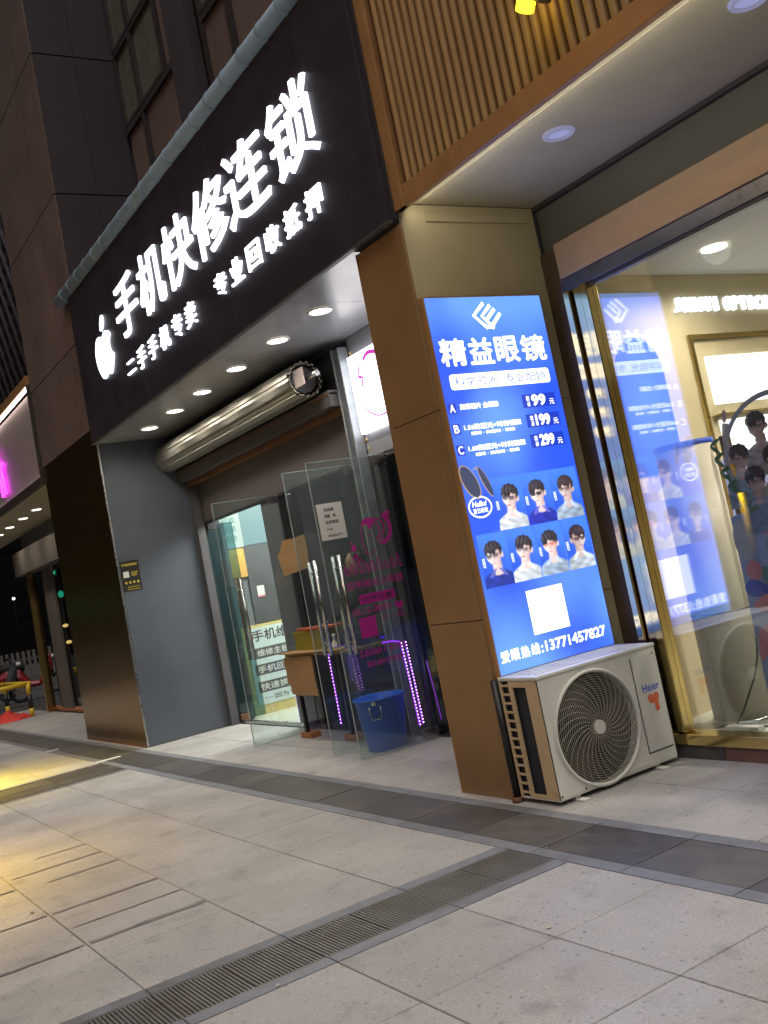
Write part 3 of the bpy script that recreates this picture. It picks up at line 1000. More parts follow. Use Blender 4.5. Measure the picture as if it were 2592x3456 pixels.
def glass_leaf(x, y0, y1, label, hy, dark):
    t = thing('glass_door', label, 'door', (x, y1, 0), 'frameless glass doors standing open')
    MB().box(x - .005, x + .005, y0, y1, 0.02, 2.42).build('pane', 'glass_door', t)
    e = MB()
    e.box(x - .0055, x + .0055, y0 - .005, y0, 0.02, 2.42).box(x - .0055, x + .0055, y0, y1, 2.42, 2.425).box(x - .0055, x + .0055, y0, y1, 0.015, 0.02)
    e.build('polished_edge', 'glass_edge', t)
    for z in (0.02, 2.34):
        MB().box(x - .016, x + .016, y1 - .14, y1 + .01, z, z + .08).build('clamp', 'steel', t, 0.004)
    for sx in (-1, 1):
        hn = MB().cyl((x + sx * .05, hy, 0.83), (x + sx * .05, hy, 1.64), 0.0165, seg=14).build('handle', dark if sx < 0 else 'steel', t)
        for z in (0.93, 1.54):
            MB().cyl((x + sx * .006, hy, z), (x + sx * .05, hy, z), 0.010, seg=10).build('standoff', 'steel', hn)
    return t
d1 = glass_leaf(-9.38, 3.92, 4.66, 'open glass door leaf standing out beside the phone shop entrance', 4.06, 'rust')
d2 = glass_leaf(-7.70, 3.90, 4.64, 'open glass door leaf behind the one with magenta lettering', 4.02, 'steel')
d3 = glass_leaf(-7.23, 3.89, 4.64, 'open glass door leaf with magenta lettering and a paper notice', 4.00, 'steel')
# magenta vinyl on the near leaf, read from the other side
DF = FX(-7.224)
v = MB()
face = opencat([(4.30, 1.83), (4.275, 1.77), (4.285, 1.735), (4.262, 1.70), (4.285, 1.685), (4.278, 1.66), (4.292, 1.65), (4.29, 1.62), (4.325, 1.60), (4.37, 1.612), (4.40, 1.64)])
ribbon(v, face, 0.008, DF)
v.flat(cat([(4.29, 1.83), (4.31, 1.885), (4.37, 1.90), (4.44, 1.88), (4.41, 1.85), (4.37, 1.80), (4.35, 1.84), (4.32, 1.85)], 4), DF)
v.flat(cat([(4.50, 1.90), (4.56, 1.935), (4.60, 1.92), (4.57, 1.90), (4.585, 1.82), (4.57, 1.73), (4.51, 1.67), (4.45, 1.67), (4.52, 1.72), (4.55, 1.79), (4.53, 1.86)], 4), DF)
ribbon(v, opencat([(4.44, 1.89), (4.49, 1.86), (4.51, 1.80), (4.48, 1.74)]), 0.012, DF)
ribbon(v, opencat([(4.42, 1.87), (4.455, 1.82), (4.46, 1.76), (4.44, 1.71)]), 0.010, DF)
ribbon(v, [(4.45 + .028 * math.cos(a * .45), 1.71 + .028 * math.sin(a * .45)) for a in range(15)], 0.010, DF)
ribbon(v, [(4.33, 1.755), (4.36, 1.765), (4.385, 1.752)], 0.007, DF)
v.flat(ell(4.182, 1.672, .024, .028, 16), DF)
v.flat(ell(4.165, 1.715, .010, .008, 10), DF)
for a in range(5):
    v.flat(ell(4.165 + .012 * a, 1.61 - .012 * abs(a - 2), .007, .03, 8, rot=-.5 + .25 * a), DF)
ribbon(v, opencat([(4.20, 1.60), (4.25, 1.545), (4.31, 1.50)]), 0.008, DF)
for k in range(9):
    x = 4.05 + k * .064
    ribbon(v, opencat([(x, 1.47), (x + .02, 1.53 + .02 * (k % 3)), (x + .038, 1.50), (x + .03, 1.455), (x + .055, 1.47 + .01 * (k % 2))], 4), 0.009, DF)
lettering(v, '精美化妆美甲店', DF, 4.05, 4.60, 1.335, 1.405, flip=True, bold=.01)
v.flat(rrect(4.14, 4.49, 1.205, 1.285, .02), DF)
lettering(v, '09:00-21:30', DF, 4.06, 4.43, 1.125, 1.18, flip=True, bold=.012)
v.flat([(4.51 + .045 * (math.sin(t * PI / 12) ** 3), 1.145 + .042 * (13 * math.cos(t * PI / 12) - 5 * math.cos(t * PI / 6) - 2 * math.cos(t * PI / 4) - math.cos(t * PI / 3)) / 16) for t in range(24)], DF)
lettering(v, '周一-日', DF, 4.33, 4.54, 1.045, 1.09, flip=True)
v.flat(rect(4.10, 4.262, .935, 1.10), DF)
lettering(v, '146052', DF, 4.05, 4.30, .79, .845, flip=True, bold=.01)
lettering(v, '美睫纹绣', DF, 4.33, 4.50, .79, .845, flip=True, bold=.01)
lettering(v, '预约电话', DF, 4.10, 4.46, .70, .75, flip=True, bold=.01)
v.build('vinyl_lettering', 'pink', d3)
lettering(MB(), '营业时间', FX(-7.2228), 4.17, 4.46, 1.222, 1.268, flip=True, bold=.006).build('vinyl_caption', 'ink', d3)
n_ = thing('notice', 'white paper notice with black print taped to the open glass door', 'notice', (-7.22, 4.02, 1.77))
MB().box(-7.2225, -7.2205, 3.905, 4.145, 1.772, 2.072).build('sheet', 'paper', n_)
t_ = MB()
for i, (tx, a, b_) in enumerate((('无痕接', 3.965, 4.06), ('美睫、美', 3.965, 4.07), ('皮肤管理', 3.965, 4.085), ('纹绣', 3.965, 4.02), ('18605273', 3.965, 4.10))):
    z = 2.005 - i * .052
    lettering(t_, tx, FX(-7.2192), a, b_, z, z + (.03 if i < 3 else .018), bold=.012)
t_.build('print', 'ink', n_)['kind'] = 'stuff'

# ------------------------------------------------------------------ phone shop interior
rm = struct(MB().box(-11.75, -9.46, 4.845, 9.0, -0.05, 0.004).build('shop_floor', 'floorwhite'))
w = struct(MB().box(-11.85, -11.75, 4.62, 9.0, 0.0, 2.95).build('shop_wall', 'greywall'))
struct(MB().box(-11.75, -9.3, 8.9, 9.0, 0.0, 2.95).build('shop_back_wall', 'orangewood'))
struct(MB().box(-9.46, -9.36, 4.845, 9.0, 0.0, 2.95).build('shop_party_wall', 'greywall'))
struct(MB().box(-11.85, -5.4, 4.91, 9.0, 2.90, 2.98).build('shop_ceiling', 'whiteceil'))
t = thing('ceiling_lamp', 'bright white ceiling panel lighting the phone shop', 'lamp', (-10.5, 6.0, 2.88))
MB().box(-11.2, -10.0, 5.3, 6.6, 2.875, 2.898).build('panel', 'e_shop', t)
lamp('shop_light', 'AREA', (-10.55, 6.0, 2.86), 120, (0.95, 1.0, 0.93), t, shape='RECTANGLE', size=1.2, size_y=1.3, aim=(0, 0, -1))
tag(MB().box(-11.545, -9.9, 4.69, 4.74, 0.0, 0.035).build('door_threshold', 'steel', None, 0.003), 'steel threshold strip on the floor of the phone shop doorway', 'threshold')
t = thing('glass_panel', 'greenish glass leaf folded in at the left of the phone shop doorway', 'door', (-11.5, 4.7, 0))
MB().box(-11.50, -11.488, 4.70, 5.02, 0.03, 2.39).build('pane', 'glass_green', t)
for i in range(5):
    MB().box(-11.73, -11.70 + .012 * (i % 2), 4.70 + i * .062, 4.755 + i * .062, 0.03, 2.42).build('ribbed_backing', 'greywall', t, 0.004)
MB().box(-11.53, -11.46, 4.69, 4.80, 2.33, 2.41).build('top_clamp', 'black', t, 0.004)
MB().box(-11.53, -11.46, 4.69, 4.80, 0.02, 0.10).build('bottom_clamp', 'rust', t, 0.004)
k = thing('shop_counter', 'white counter front with phone repair lettering and yellow wood edges', 'counter', (-11.7, 5.4, 0))
MB().box(-11.745, -11.69, 4.97, 7.6, 0.0, 1.09).build('body', 'counteryellow', k, 0.004)
MB().box(-11.689, -11.683, 5.03, 7.5, 0.12, 1.055).build('board', 'counterwhite', k)
CF = FX(-11.680)
mb = MB()
lettering(mb, '手机维修', CF, 5.10, 5.76, .885, 1.025, bold=.012)
mb.build('heading', 'ink', k)
for (tx, y0, y1, z0) in (('维修主板', 5.10, 5.60, .675), ('手机回收', 5.07, 5.64, .475), ('快速换屏', 5.07, 5.64, .265)):
    f1 = MB().flat(rect(y0, y1, z0, z0 + .13), FX(-11.6815)).build('caption_bar', 'greydark', k)
    lettering(MB(), tx, CF, y0 + .03, y1 - .03, z0 + .022, z0 + .108, bold=.014).build('caption', 'paper', f1)
lettering(MB().flat(rect(5.12, 5.25, .190, .194), CF), '因为专业', CF, 5.27, 5.66, .165, .225).build('tagline', 'ink', k)
k = thing('wall_display', 'lit wall display with green service lettering over an orange wood panel', 'display', (-11.7, 5.2, 1.7))
MB().box(-11.745, -11.715, 4.96, 5.23, 2.075, 2.52).build('lit_panel', 'e_pale', k, 0.003)
MB().box(-11.745, -11.72, 5.235, 7.4, 2.085, 2.62).build('teal_panel', 'e_teal', k, 0.003)
MB().box(-11.745, -11.71, 4.96, 5.21, 1.70, 2.06).build('wood_panel', 'orangewood', k, 0.003)
MB().box(-11.745, -11.73, 5.215, 7.4, 1.10, 2.08).build('backing', 'greydark', k)
mb = MB()
for i, tx in enumerate(('回收', '换屏', '维修')):
    lettering(mb, tx, FX(-11.713), 4.98, 5.16, 2.385 - i * .115, 2.465 - i * .115, bold=.01)
mb.build('service_print', 'teal', k)
MB().box(-11.728, -11.724, 5.30, 5.40, 1.42, 1.56).build('price_card', 'paper', k)
MB().box(-11.7235, -11.722, 5.30, 5.40, 1.42, 1.445).build('card_stripe', 'petal', k)
lamp('display_lamp', 'POINT', (-11.55, 5.1, 2.02), 1.2, (1.0, 0.85, 0.6), k, shadow_soft_size=0.03)

# ------------------------------------------------------------------ nail shop interior
struct(MB().box(-9.36, -5.4, 4.845, 9.0, -0.05, 0.004).build('nail_shop_floor', 'greydark'))
struct(MB().box(-9.36, -5.4, 5.9, 6.0, 0.0, 2.9).build('nail_shop_back_wall', 'greywall'))
tag(MB().box(-7.395, -5.42, 4.70, 4.712, 0.05, 2.40).build('shop_window', 'glass_dark'), 'dark fixed shop window pane beside the bronze pillar', 'window')
t = thing('added_room_lamp', 'dim unseen ceiling lamp added to brighten the nail shop', 'lamp', (-7.6, 5.4, 2.88))  # unseen lamp, added to brighten the room behind the doors
MB().cyl((-7.6, 5.4, 2.87), (-7.6, 5.4, 2.899), .16, seg=24).build('shade', 'e_farwhite', t)
lamp('added_room_light', 'AREA', (-7.6, 5.4, 2.86), 9, (1.0, 0.92, 0.82), t, shape='DISK', size=.3, aim=(0, 0, -1))
# table stall
t = thing('stall_table', 'narrow stall table in the doorway with cardboard front and purple lit legs', 'table', (-8.5, 4.55, 0))
MB().box(-9.15, -7.82, 4.30, 4.86, 0.80, 0.83).build('tabletop', 'cardboard', t, 0.003)
for x, y in ((-9.10, 4.37), (-8.25, 4.40), (-9.10, 4.80), (-7.86, 4.82)):
    MB().box(x - .018, x + .018, y - .018, y + .018, 0.055 if y < 4.5 else 0.0, 0.80).build('leg', 'black', t)
MB().box(-9.10, -7.86, 4.80, 4.82, 0.40, 0.43).build('rail', 'black', t)
pts = [(-9.14, .80), (-9.17, .74), (-9.15, .66), (-9.165, .55), (-9.11, .52), (-9.10, .44), (-8.90, .425), (-8.72, .432), (-8.56, .425), (-8.57, .62), (-8.56, .80)]
MB().flat(pts, FY(4.285), 0.0, -0.006).build('cardboard_front', 'cardboard', t)
MB().flat([(-9.2, 4.26), (-8.9, 4.22), (-8.5, 4.25), (-8.0, 4.24), (-7.95, 4.6), (-9.18, 4.58)], FZ(0.842), 0.0, -0.008).build('cardboard_top', 'cardboard', t)
for (x, y, z0, z1) in ((-7.84, 4.86, .10, .84), (-8.93, 4.66, .06, .80)):
    s_ = MB().cyl((x, y, z0), (x, y, z1), 0.006, seg=8).build('led_strip', 'e_purple', t)
    dd = MB()
    for i in range(22):
        z = z0 + (z1 - z0) * (i + .5) / 22
        dd.lathe((x + .008, y - .008, z), [(0.0005, .006), (.006, 0), (.0005, -.006)], 6)
    dd.build('led_dot', 'e_purpledot', s_)['kind'] = 'stuff'
MB().tube([(-8.15, 4.82, .845), (-7.9, 4.85, .85), (-7.84, 4.85, .84)], 0.008, 6).build('led_edge', 'e_purple', t)
MB().box(-8.75, -7.86, 4.45, 4.80, .845, .90).build('acrylic_tray', 'acrylic', t, 0.004)
MB().box(-7.83, -7.82, 4.32, 4.84, .42, .80).build('acrylic_side', 'acrylic', t)
MB().box(-8.85, -7.9, 4.76, 4.765, .44, .78).build('acrylic_back', 'acrylic', t)
for x, y, lb in ((-9.10, 4.40, 'red brick under the table leg nearest the phone shop'), (-8.25, 4.42, 'red brick under the table leg nearer the blue bucket')):
    br = MB().box(x - .11, x + .11, y - .055, y + .055, 0.0, 0.053).build('brick', 'brick', None, 0.005)
    br.name = 'loose_brick'
    tag(br, lb, 'brick', 'bricks under the stall table')
yb = thing('gift_box', 'shiny yellow box standing on the stall table', 'box', (-8.85, 4.42, .842))
MB().box(-9.08, -8.55, 4.40, 4.62, .842, 1.02).build('carton', 'yellowbox', yb, 0.006)
MB().box(-9.085, -8.545, 4.395, 4.625, 1.003, 1.022).build('lid', 'yellowbox', yb, 0.004)
for x, y, hgt, m_, wd in ((-8.42, 4.38, .09, 'e_amber', 'small pale green jar nearest the yellow box on the stall'), (-8.30, 4.42, .12, 'steel', 'tallest steel jar with white lid on the stall table'), (-8.20, 4.36, .07, 'paper', 'short white jar in the middle of the stall table'), (-8.08, 4.42, .10, 'acrylic', 'clear blue jar with steel lid on the stall table'), (-7.98, 4.37, .08, 'steel', 'short steel jar with white lid at the bucket end of the stall')):
    j_ = thing('jar', wd, 'jar', (x, y, .842), 'jars on the stall table')
    MB().lathe((x, y, .843), [(.0, 0), (.026, 0), (.028, .01), (.028, hgt * .7), (.018, hgt * .82), (.018, hgt * .86)], 14).build('body', 'glass_edge' if m_ == 'e_amber' else m_, j_)
    MB().cyl((x, y, .843 + hgt * .86), (x, y, .843 + hgt), .020, seg=14).build('lid', 'paper' if m_ == 'steel' else 'steel', j_)
ot = thing('tray', 'orange red tray lying across the yellow box on the stall', 'tray', (-8.7, 4.5, 1.03))
MB().flat([(-9.02, 4.42), (-8.7, 4.38), (-8.35, 4.44), (-8.3, 4.6), (-9.0, 4.62)], FZ(1.042), 0.0, -0.016).build('sheet', 'orange', ot)
MB().tube([(-9.02, 4.42, 1.045), (-8.7, 4.38, 1.048), (-8.35, 4.44, 1.046), (-8.3, 4.6, 1.045)], 0.009, 6).build('rim', 'orange', ot)
cb = MB().flat([(-9.00, 1.775), (-8.97, 1.80), (-8.92, 1.815), (-8.885, 1.86), (-8.86, 1.865), (-8.845, 1.905), (-8.78, 1.915), (-8.6, 1.91), (-8.36, 1.915), (-8.345, 1.80), (-8.355, 1.70), (-8.375, 1.61), (-8.6, 1.592), (-8.93, 1.578), (-8.94, 1.66), (-8.97, 1.69), (-8.965, 1.73)], FY(4.34), 0.0, -0.006).build('cardboard_sign', 'cardboard')
tag(cb, 'torn piece of cardboard hanging beside the glass doors', 'cardboard')
cbh = MB().tube([(-8.6, 4.335, 1.9), (-8.58, 4.33, 2.2), (-8.57, 4.45, 2.43)], 0.003, 5).build('string', 'black', cb)
ls = thing('led_string', 'string of bright purple lights hanging behind the lettered glass door', 'light string', (-7.27, 4.52, .1))
for (ya, za, yb_, zb_) in ((4.500, .13, 4.470, .84), (4.535, .14, 4.515, .84)):
    s_ = MB().tube([(-7.262, ya, za), (-7.262, (ya + yb_) / 2 + .006, (za + zb_) / 2), (-7.262, yb_, zb_)], .0045, 8).build('led_strip', 'e_purple', ls)
    dd = MB()
    for i in range(26):
        t_ = (i + .5) / 26
        dd.lathe((-7.250, ya + (yb_ - ya) * t_ + .004, za + (zb_ - za) * t_), [(0.0005, .006), (.006, 0), (.0005, -.006)], 6)
    dd.build('led_dot', 'e_purpledot', s_)['kind'] = 'stuff'
MB().tube([(-7.262, 4.30, .865), (-7.262, 4.40, .86), (-7.262, 4.47, .84)], .006, 8).build('led_strip', 'e_purple', ls)
ls = thing('led_string', 'thin slanting purple glow near the bronze pillar, reflection of the light string', 'light string', (-7.2, 4.65, .1))  # glowing strip standing in for the reflection of the light string
MB().tube([(-7.20, 4.65, .64), (-7.17, 4.65, .40), (-7.145, 4.65, .15)], .005, 8).build('led_strip', 'e_purplereflect', ls)
dc = thing('added_glow_case', 'case added to give the blue glow behind the dark pane beside the bronze pillar', 'glow case', (-6.9, 5.0, 0))  # invented glowing case, added for the blue glow behind the pane
MB().box(-7.36, -6.3, 4.90, 5.30, .50, .93).build('lit_case', 'e_blueglow', dc, .006)
MB().box(-7.38, -6.28, 4.88, 5.32, .93, .955).build('lid', 'acrylic', dc, .004)
MB().box(-7.36, -6.3, 4.90, 5.30, .006, .499).build('plinth', 'greydark', dc, .004)
# blue bucket
bx, by = -7.455, 4.28
bk = thing('bucket', 'tall blue plastic bucket standing on the floor behind the glass door', 'bucket', (bx, by, 0))
MB().lathe((bx, by, 0), [(0.0, .012), (.155, .012), (.158, 0.0), (.166, .006), (.208, .415), (.222, .418), (.224, .432), (.212, .436), (.204, .425), (.160, .03), (0.0, .028)], 40).build('body', 'bucket', bk)
a0 = -0.75
hp = []
for da, dz in ((-.22, .375), (-.22, .31), (-.17, .27), (.17, .27), (.22, .31), (.22, .375)):
    rr_ = .170 + .043 * dz / .43 + .012
    hp.append((bx + rr_ * math.cos(a0 + da), by + rr_ * math.sin(a0 + da), dz))
MB().tube(hp, 0.006, 6).build('handle', 'steel', bk)
MB().box(bx + .207 * math.cos(a0) - .018, bx + .207 * math.cos(a0) + .018, by + .209 * math.sin(a0) - .018, by + .209 * math.sin(a0) + .004, .385, .412).build('label_tab', 'paper', bk)

# person bending over the stall
def skinned(name, verts, edges, radii, m, parent, sub=2, root=0):
    off = Vector(top_loc(parent))
    me = bpy.data.meshes.new(name)
    me.from_pydata([Vector(v) - off for v in verts], edges, [])
    me.materials.append(M[m])
    o = bpy.data.objects.new(name, me)
    COL.objects.link(o)
    o.parent = parent
    o.modifiers.new('skin', 'SKIN')
    sk = me.skin_vertices[0].data
    for i, rd in enumerate(radii):
        sk[i].radius = rd if isinstance(rd, tuple) else (rd, rd)
        sk[i].use_root = (i == root)
    md = o.modifiers.new('sub', 'SUBSURF')
    md.levels = md.render_levels = sub
    o.modifiers['skin'].use_smooth_shade = True
    return o
px, py = -8.44, 5.12
pe = thing('person', 'person with black hair in a dark jacket bending over the stall table', 'person', (px, py, 0))
V = [(px + .02, py + .10, .92), (px, py + .06, 1.12), (px - .03, py - .02, 1.32), (px - .06, py - .08, 1.43), (px - .09, py - .12, 1.50),
     (px + .12, py + .12, .86), (px + .13, py + .10, .48), (px + .14, py + .14, .07), (px - .08, py + .12, .86), (px - .10, py + .08, .48), (px - .10, py + .14, .07),
     (px + .14, py - .02, 1.38), (px + .20, py - .18, 1.15), (px + .02, py - .36, 1.02),
     (px - .24, py - .02, 1.37), (px - .32, py - .20, 1.16), (px - .36, py - .42, 1.07),
     (px + .14, py + .02, .04), (px - .10, py + .02, .04)]
Ed = [(0, 1), (1, 2), (2, 3), (3, 4), (0, 5), (5, 6), (6, 7), (0, 8), (8, 9), (9, 10), (2, 11), (11, 12), (12, 13), (2, 14), (14, 15), (15, 16), (7, 17), (10, 18)]
Ra = [(.17, .13), (.17, .13), (.18, .13), (.09, .09), (.065, .065), (.10, .10), (.075, .075), (.05, .05), (.10, .10), (.075, .075), (.05, .05), (.075, .075), (.058, .058), (.04, .04), (.075, .075), (.058, .058), (.038, .038), (.04, .04), (.04, .04)]
skinned('body', V, Ed, Ra, 'jacket', pe)
hc = Vector((px - .135, py - .175, 1.575))
hd = MB()
def ellipsoid(mb, c_, rx, ry, rz, seg=18, ring=12, warp=None, z0=-1.0, z1=1.0):
    vs, fs = [], []
    for j in range(ring + 1):
        zz = z0 + (z1 - z0) * j / ring
        ph = math.asin(max(-1, min(1, zz)))
        for i in range(seg):
            t = 2 * PI * i / seg
            p_ = Vector((rx * math.cos(ph) * math.cos(t), ry * math.cos(ph) * math.sin(t), rz * math.sin(ph)))
            if warp:
                p_ = warp(p_)
            vs.append(Vector(c_) + p_)
    for j in range(ring):
        for i in range(seg):
            fs.append((j * seg + i, j * seg + (i + 1) % seg, (j + 1) * seg + (i + 1) % seg, (j + 1) * seg + i))
    mb.add(vs, fs, 0, True)
def facewarp(p_):
    q_ = p_.copy()
    if p_.z < 0:
        q_.x *= 1 + .35 * p_.z / .12
        q_.y = q_.y * (1 + .15 * p_.z / .12) - .02 * (-p_.z / .12)
    return q_
ellipsoid(hd, hc, .075, .095, .118, warp=facewarp)
hd.lathe(hc + Vector((0, -.098, -.02)), [(.001, .03), (.010, .0), (.013, -.016), (.001, -.022)], 8)
hd.lathe(hc + Vector((.074, .01, -.01)), [(.001, .03), (.014, .01), (.012, -.02), (.001, -.03)], 8)
hd.lathe(hc + Vector((-.074, .01, -.01)), [(.001, .03), (.014, .01), (.012, -.02), (.001, -.03)], 8)
hd = hd.build('head', 'skin', pe)
hr = MB()
ellipsoid(hr, hc + Vector((0, .022, .022)), .088, .098, .115, z0=-.35)
ellipsoid(hr, hc + Vector((.01, .10, .06)), .05, .05, .05)
hr.build('hair', 'hair', hd)
ey = MB()
for sx in (-.028, .028):
    ellipsoid(ey, hc + Vector((sx, -.083, .008)), .011, .008, .005, 8, 6)
ey.box(hc.x - .022, hc.x + .022, hc.y - .088, hc.y - .080, hc.z - .067, hc.z - .061)
ey.build('eyes_and_mouth', 'hair', hd)
def hand(wx, wy, wz, side):
    V = [(wx, wy, wz), (wx + side * .004, wy - .05, wz - .012), (wx, wy - .085, wz - .018)]
    Ed = [(0, 1), (1, 2)]
    Ra = [(.026, .018), (.036, .016), (.034, .013)]
    o_ = skinned('hand', V, Ed, Ra, 'skin', pe)
    for i in range(4):
        fx = wx + (-.03 + .02 * i)
        L = (.062, .074, .07, .052)[i if side > 0 else 3 - i]
        skinned('finger', [(fx, wy - .085, wz - .018), (fx, wy - .085 - L * .5, wz - .028), (fx, wy - .085 - L * .85, wz - .055)], [(0, 1), (1, 2)], [.0085, .008, .0065], 'skin', o_, 1)
    skinned('finger', [(wx - side * .03, wy - .04, wz - .012), (wx - side * .052, wy - .07, wz - .02), (wx - side * .05, wy - .10, wz - .038)], [(0, 1), (1, 2)], [.011, .009, .007], 'skin', o_, 1)
hand(px - .37, py - .46, 1.055, -1)
hand(px + .0, py - .40, 1.005, 1)

# black sticker poster on the grey recess wall
pb = thing('wall_sticker', 'small black sticker with yellow print on the grey recess wall', 'poster', (-11.549, 3.69, 1.77))
MB().box(-11.5495, -11.547, 3.582, 3.806, 1.775, 2.126).build('sheet', 'posterblack', pb)
mb = MB()
lettering(mb, '手机换屏维修', FX(-11.546), 3.60, 3.785, 2.065, 2.098, bold=.014)
for i in range(3):
    mb.flat(rect(3.70, 3.785 - .012 * i, 1.985 - i * .018, 1.993 - i * .018), FX(-11.546))
for i in range(4):
    mb.flat(ell(3.625 + i * .047, 1.875, .014, .016, 8), FX(-11.546))
lettering(mb, '扫码下单 快速上门', FX(-11.546), 3.635, 3.775, 1.812, 1.832, bold=.01)
mb.flat(rect(3.63, 3.78, 1.792, 1.798), FX(-11.546))
mb.build('print', 'posteryellow', pb)['kind'] = 'stuff'
MB().flat(rect(3.605, 3.672, 1.935, 2.005), FX(-11.546)).build('white_square', 'paper', pb)

# ------------------------------------------------------------------ bronze pillar and the optician's recess
c = thing('pillar', 'bronze clad pillar between the phone shop and the optician', 'pillar', (-5.12, 3.56, 0))
MB().box(-5.37, -4.88, 3.58, 4.9, 0, 3.6).build('core', 'greydark', c)
for z0, z1 in ((0.0, 1.047), (1.052, 2.318), (2.323, 3.50)):
    MB().box(-5.395, -4.853, 3.56, 3.579, z0, z1).build('front_panel', 'bronze', c, 0.003)
    MB().box(-5.395, -5.371, 3.580, 4.66, z0, z1).build('side_panel', 'bronze', c, 0.003)
for z0, z1 in ((0.0, 1.047), (1.052, 2.318), (2.323, 3.626)):
    MB().box(-4.879, -4.855, 3.580, 4.66, z0, z1).build('cream_panel', 'cream', c, 0.003)
MB().box(-4.854, -4.842, 3.76, 4.60, 3.515, 3.575).build('top_ledge', 'cream', c, 0.003)
MB().box(-5.397, -5.385, 3.556, 3.562, 0, 3.5).build('edge_trim', 'trim', c)

# fluted wood fascia
wf = thing('slatted_fascia', 'fluted wooden fascia above the optician with copper edge trim', 'fascia', (-3, 3.58, 3.57))
MB().box(-4.845, 0.6, 3.60, 3.64, 3.62, 7.2).build('backing', 'wood_dark', wf)
sl = MB()
n = 6
ring = [(-.023, .012)] + [(.023 * math.cos(PI - PI * i / n), -.018 * math.sin(PI * i / n)) for i in range(n + 1)] + [(.023, .012)]
vs = [(a, b_, z) for z in (0, 3.45) for a, b_ in ring]
k = len(ring)
sl.add(vs, [(i, (i + 1) % k, k + (i + 1) % k, k + i) for i in range(k)] + [tuple(reversed(range(k))), tuple(range(k, 2 * k))], 0, False)
s0 = sl.build('slat', 'wood', wf)
s0.location = (0, 0, 0)
base = Vector(wf.location)
me = s0.data
for v_ in me.vertices:
    v_.co += base
for i in range(74):
    pos = Vector((-4.70 + i * .0705, 3.588, 3.70)) - base
    if i == 0:
        s0.location = pos
    else:
        inst(s0, 'slat', pos, wf)
MB().box(-4.86, 0.6, 3.555, 3.60, 3.575, 3.70).build('bottom_trim', 'trim', wf, 0.004)
MB().box(-4.865, -4.76, 3.552, 3.60, 3.575, 7.2).build('side_trim', 'trim', wf, 0.004)

# cream soffit, fascia and beam over the window
so = thing('recess_soffit', 'cream recess ceiling over the optician window', 'ceiling', (-3, 4.1, 3.6))
MB().box(-4.853, 0.6, 3.72, 4.72, 3.628, 3.645).build('main_panel', 'soffit_cream', so, 0.002)
MB().box(-4.853, 0.6, 3.602, 3.717, 3.630, 3.645).build('front_panel', 'soffit_cream', so)
lamp('cove_light', 'AREA', (-2.6, 3.612, 3.588), 8, (1.0, 0.95, 0.80), so, shape='RECTANGLE', size=4.4, size_y=.03, aim=(0, 1, -0.6))
for x, lb in ((-3.85, 'round unlit downlight with painted lavender glow in the cream recess ceiling, farther from the camera'), (-2.56, 'round unlit downlight with painted lavender glow in the cream recess ceiling at the top right corner')):
    d = thing('recess_downlight', lb, 'downlight', (x, 4.02, 3.62), 'downlights in the cream recess ceiling')
    MB().cyl((x, 4.02, 3.622), (x, 4.02, 3.6275), 0.062, seg=28).build('diffuser', 'e_off', d)
    MB().lathe((x, 4.02, 0), [(0.062, 3.620), (0.066, 3.610), (0.088, 3.614), (0.092, 3.6275)], 30).build('rim', 'e_rim', d)
f = thing('copper_beam', 'grey fascia and copper beam above the optician window', 'beam', (-3, 4.66, 3.0))
MB().box(-4.86, 0.6, 4.70, 4.73, 3.29, 3.627).build('fascia', 'fasciaolive', f)
MB().box(-4.64, 0.6, 4.57, 4.72, 3.055, 3.288).build('beam', 'beamtan', f, 0.004)
MB().box(-4.66, 0.6, 4.585, 4.70, 2.965, 3.052).build('head_frame', 'slate', f, 0.003)
MB().box(-4.853, -4.645, 4.64, 4.72, 0.0, 3.289).build('corner_panel', 'umber', f, 0.003)
wi = thing('display_window', 'large brass framed display window of the optician', 'window', (-3, 4.6, 0))
for x0, x1, y0 in ((-4.64, -4.585, 4.560), (-4.575, -4.505, 4.585), (-4.495, -4.43, 4.565)):
    MB().box(x0, x1, y0, 4.66, 0.15, 2.963).build('frame_post', 'brass', wi, 0.006)
MB().box(-4.66, 0.6, 4.545, 4.67, 0.083, 0.148).build('sill', 'brass', wi, 0.004)
MB().box(-4.43, 0.6, 4.612, 4.622, 0.15, 2.963).build('pane', 'glass_win', wi)
MB().box(-4.43, 0.6, 4.595, 4.64, 2.94, 2.963).build('top_bead', 'black', wi)
for x0, x1, m in ((-4.66, -4.16, 'darkstone'), (-4.155, -3.2, 'redstone'), (-3.195, -2.2, 'darkstone'), (-2.195, .6, 'redstone')):
    MB().box(x0, x1, 4.56, 4.68, 0.0, 0.082).build('plinth_stone', m, wi, 0.004)

# ------------------------------------------------------------------ tall blue light box
lb = thing('advert_light_box', 'tall glowing blue eyeglasses advertisement light box on the pillar side', 'light box', (-4.83, 4.09, .7))
Y0, Y1, Z0, Z1 = 3.592, 4.512, 0.715, 3.005
MB().box(-4.853, -4.806, Y0 - .012, Y1 + .012, Z0 - .012, Z1 + .012).build('case', 'trim', lb, 0.003)
MB().box(-4.8055, -4.802, Y0, Y1, Z0, Z1).build('lit_face', 'e_blue', lb)
L1, L2, L3, L4 = FX(-4.8010), FX(-4.8000), FX(-4.7990), FX(-4.7980)
yc = (Y0 + Y1) / 2
mb = MB()   # stripes emblem
def stripe(a, b_, w=.030):
    ribbon(mb, [a, b_], w, L1)
ribbon(mb, [(4.035, 2.965), (3.94, 2.885), (4.035, 2.800)], .026, L1)
ribbon(mb, [(4.085, 2.950), (4.005, 2.880), (4.085, 2.800)], .026, L1)
ribbon(mb, [(4.115, 2.925), (4.045, 2.862)], .026, L1)
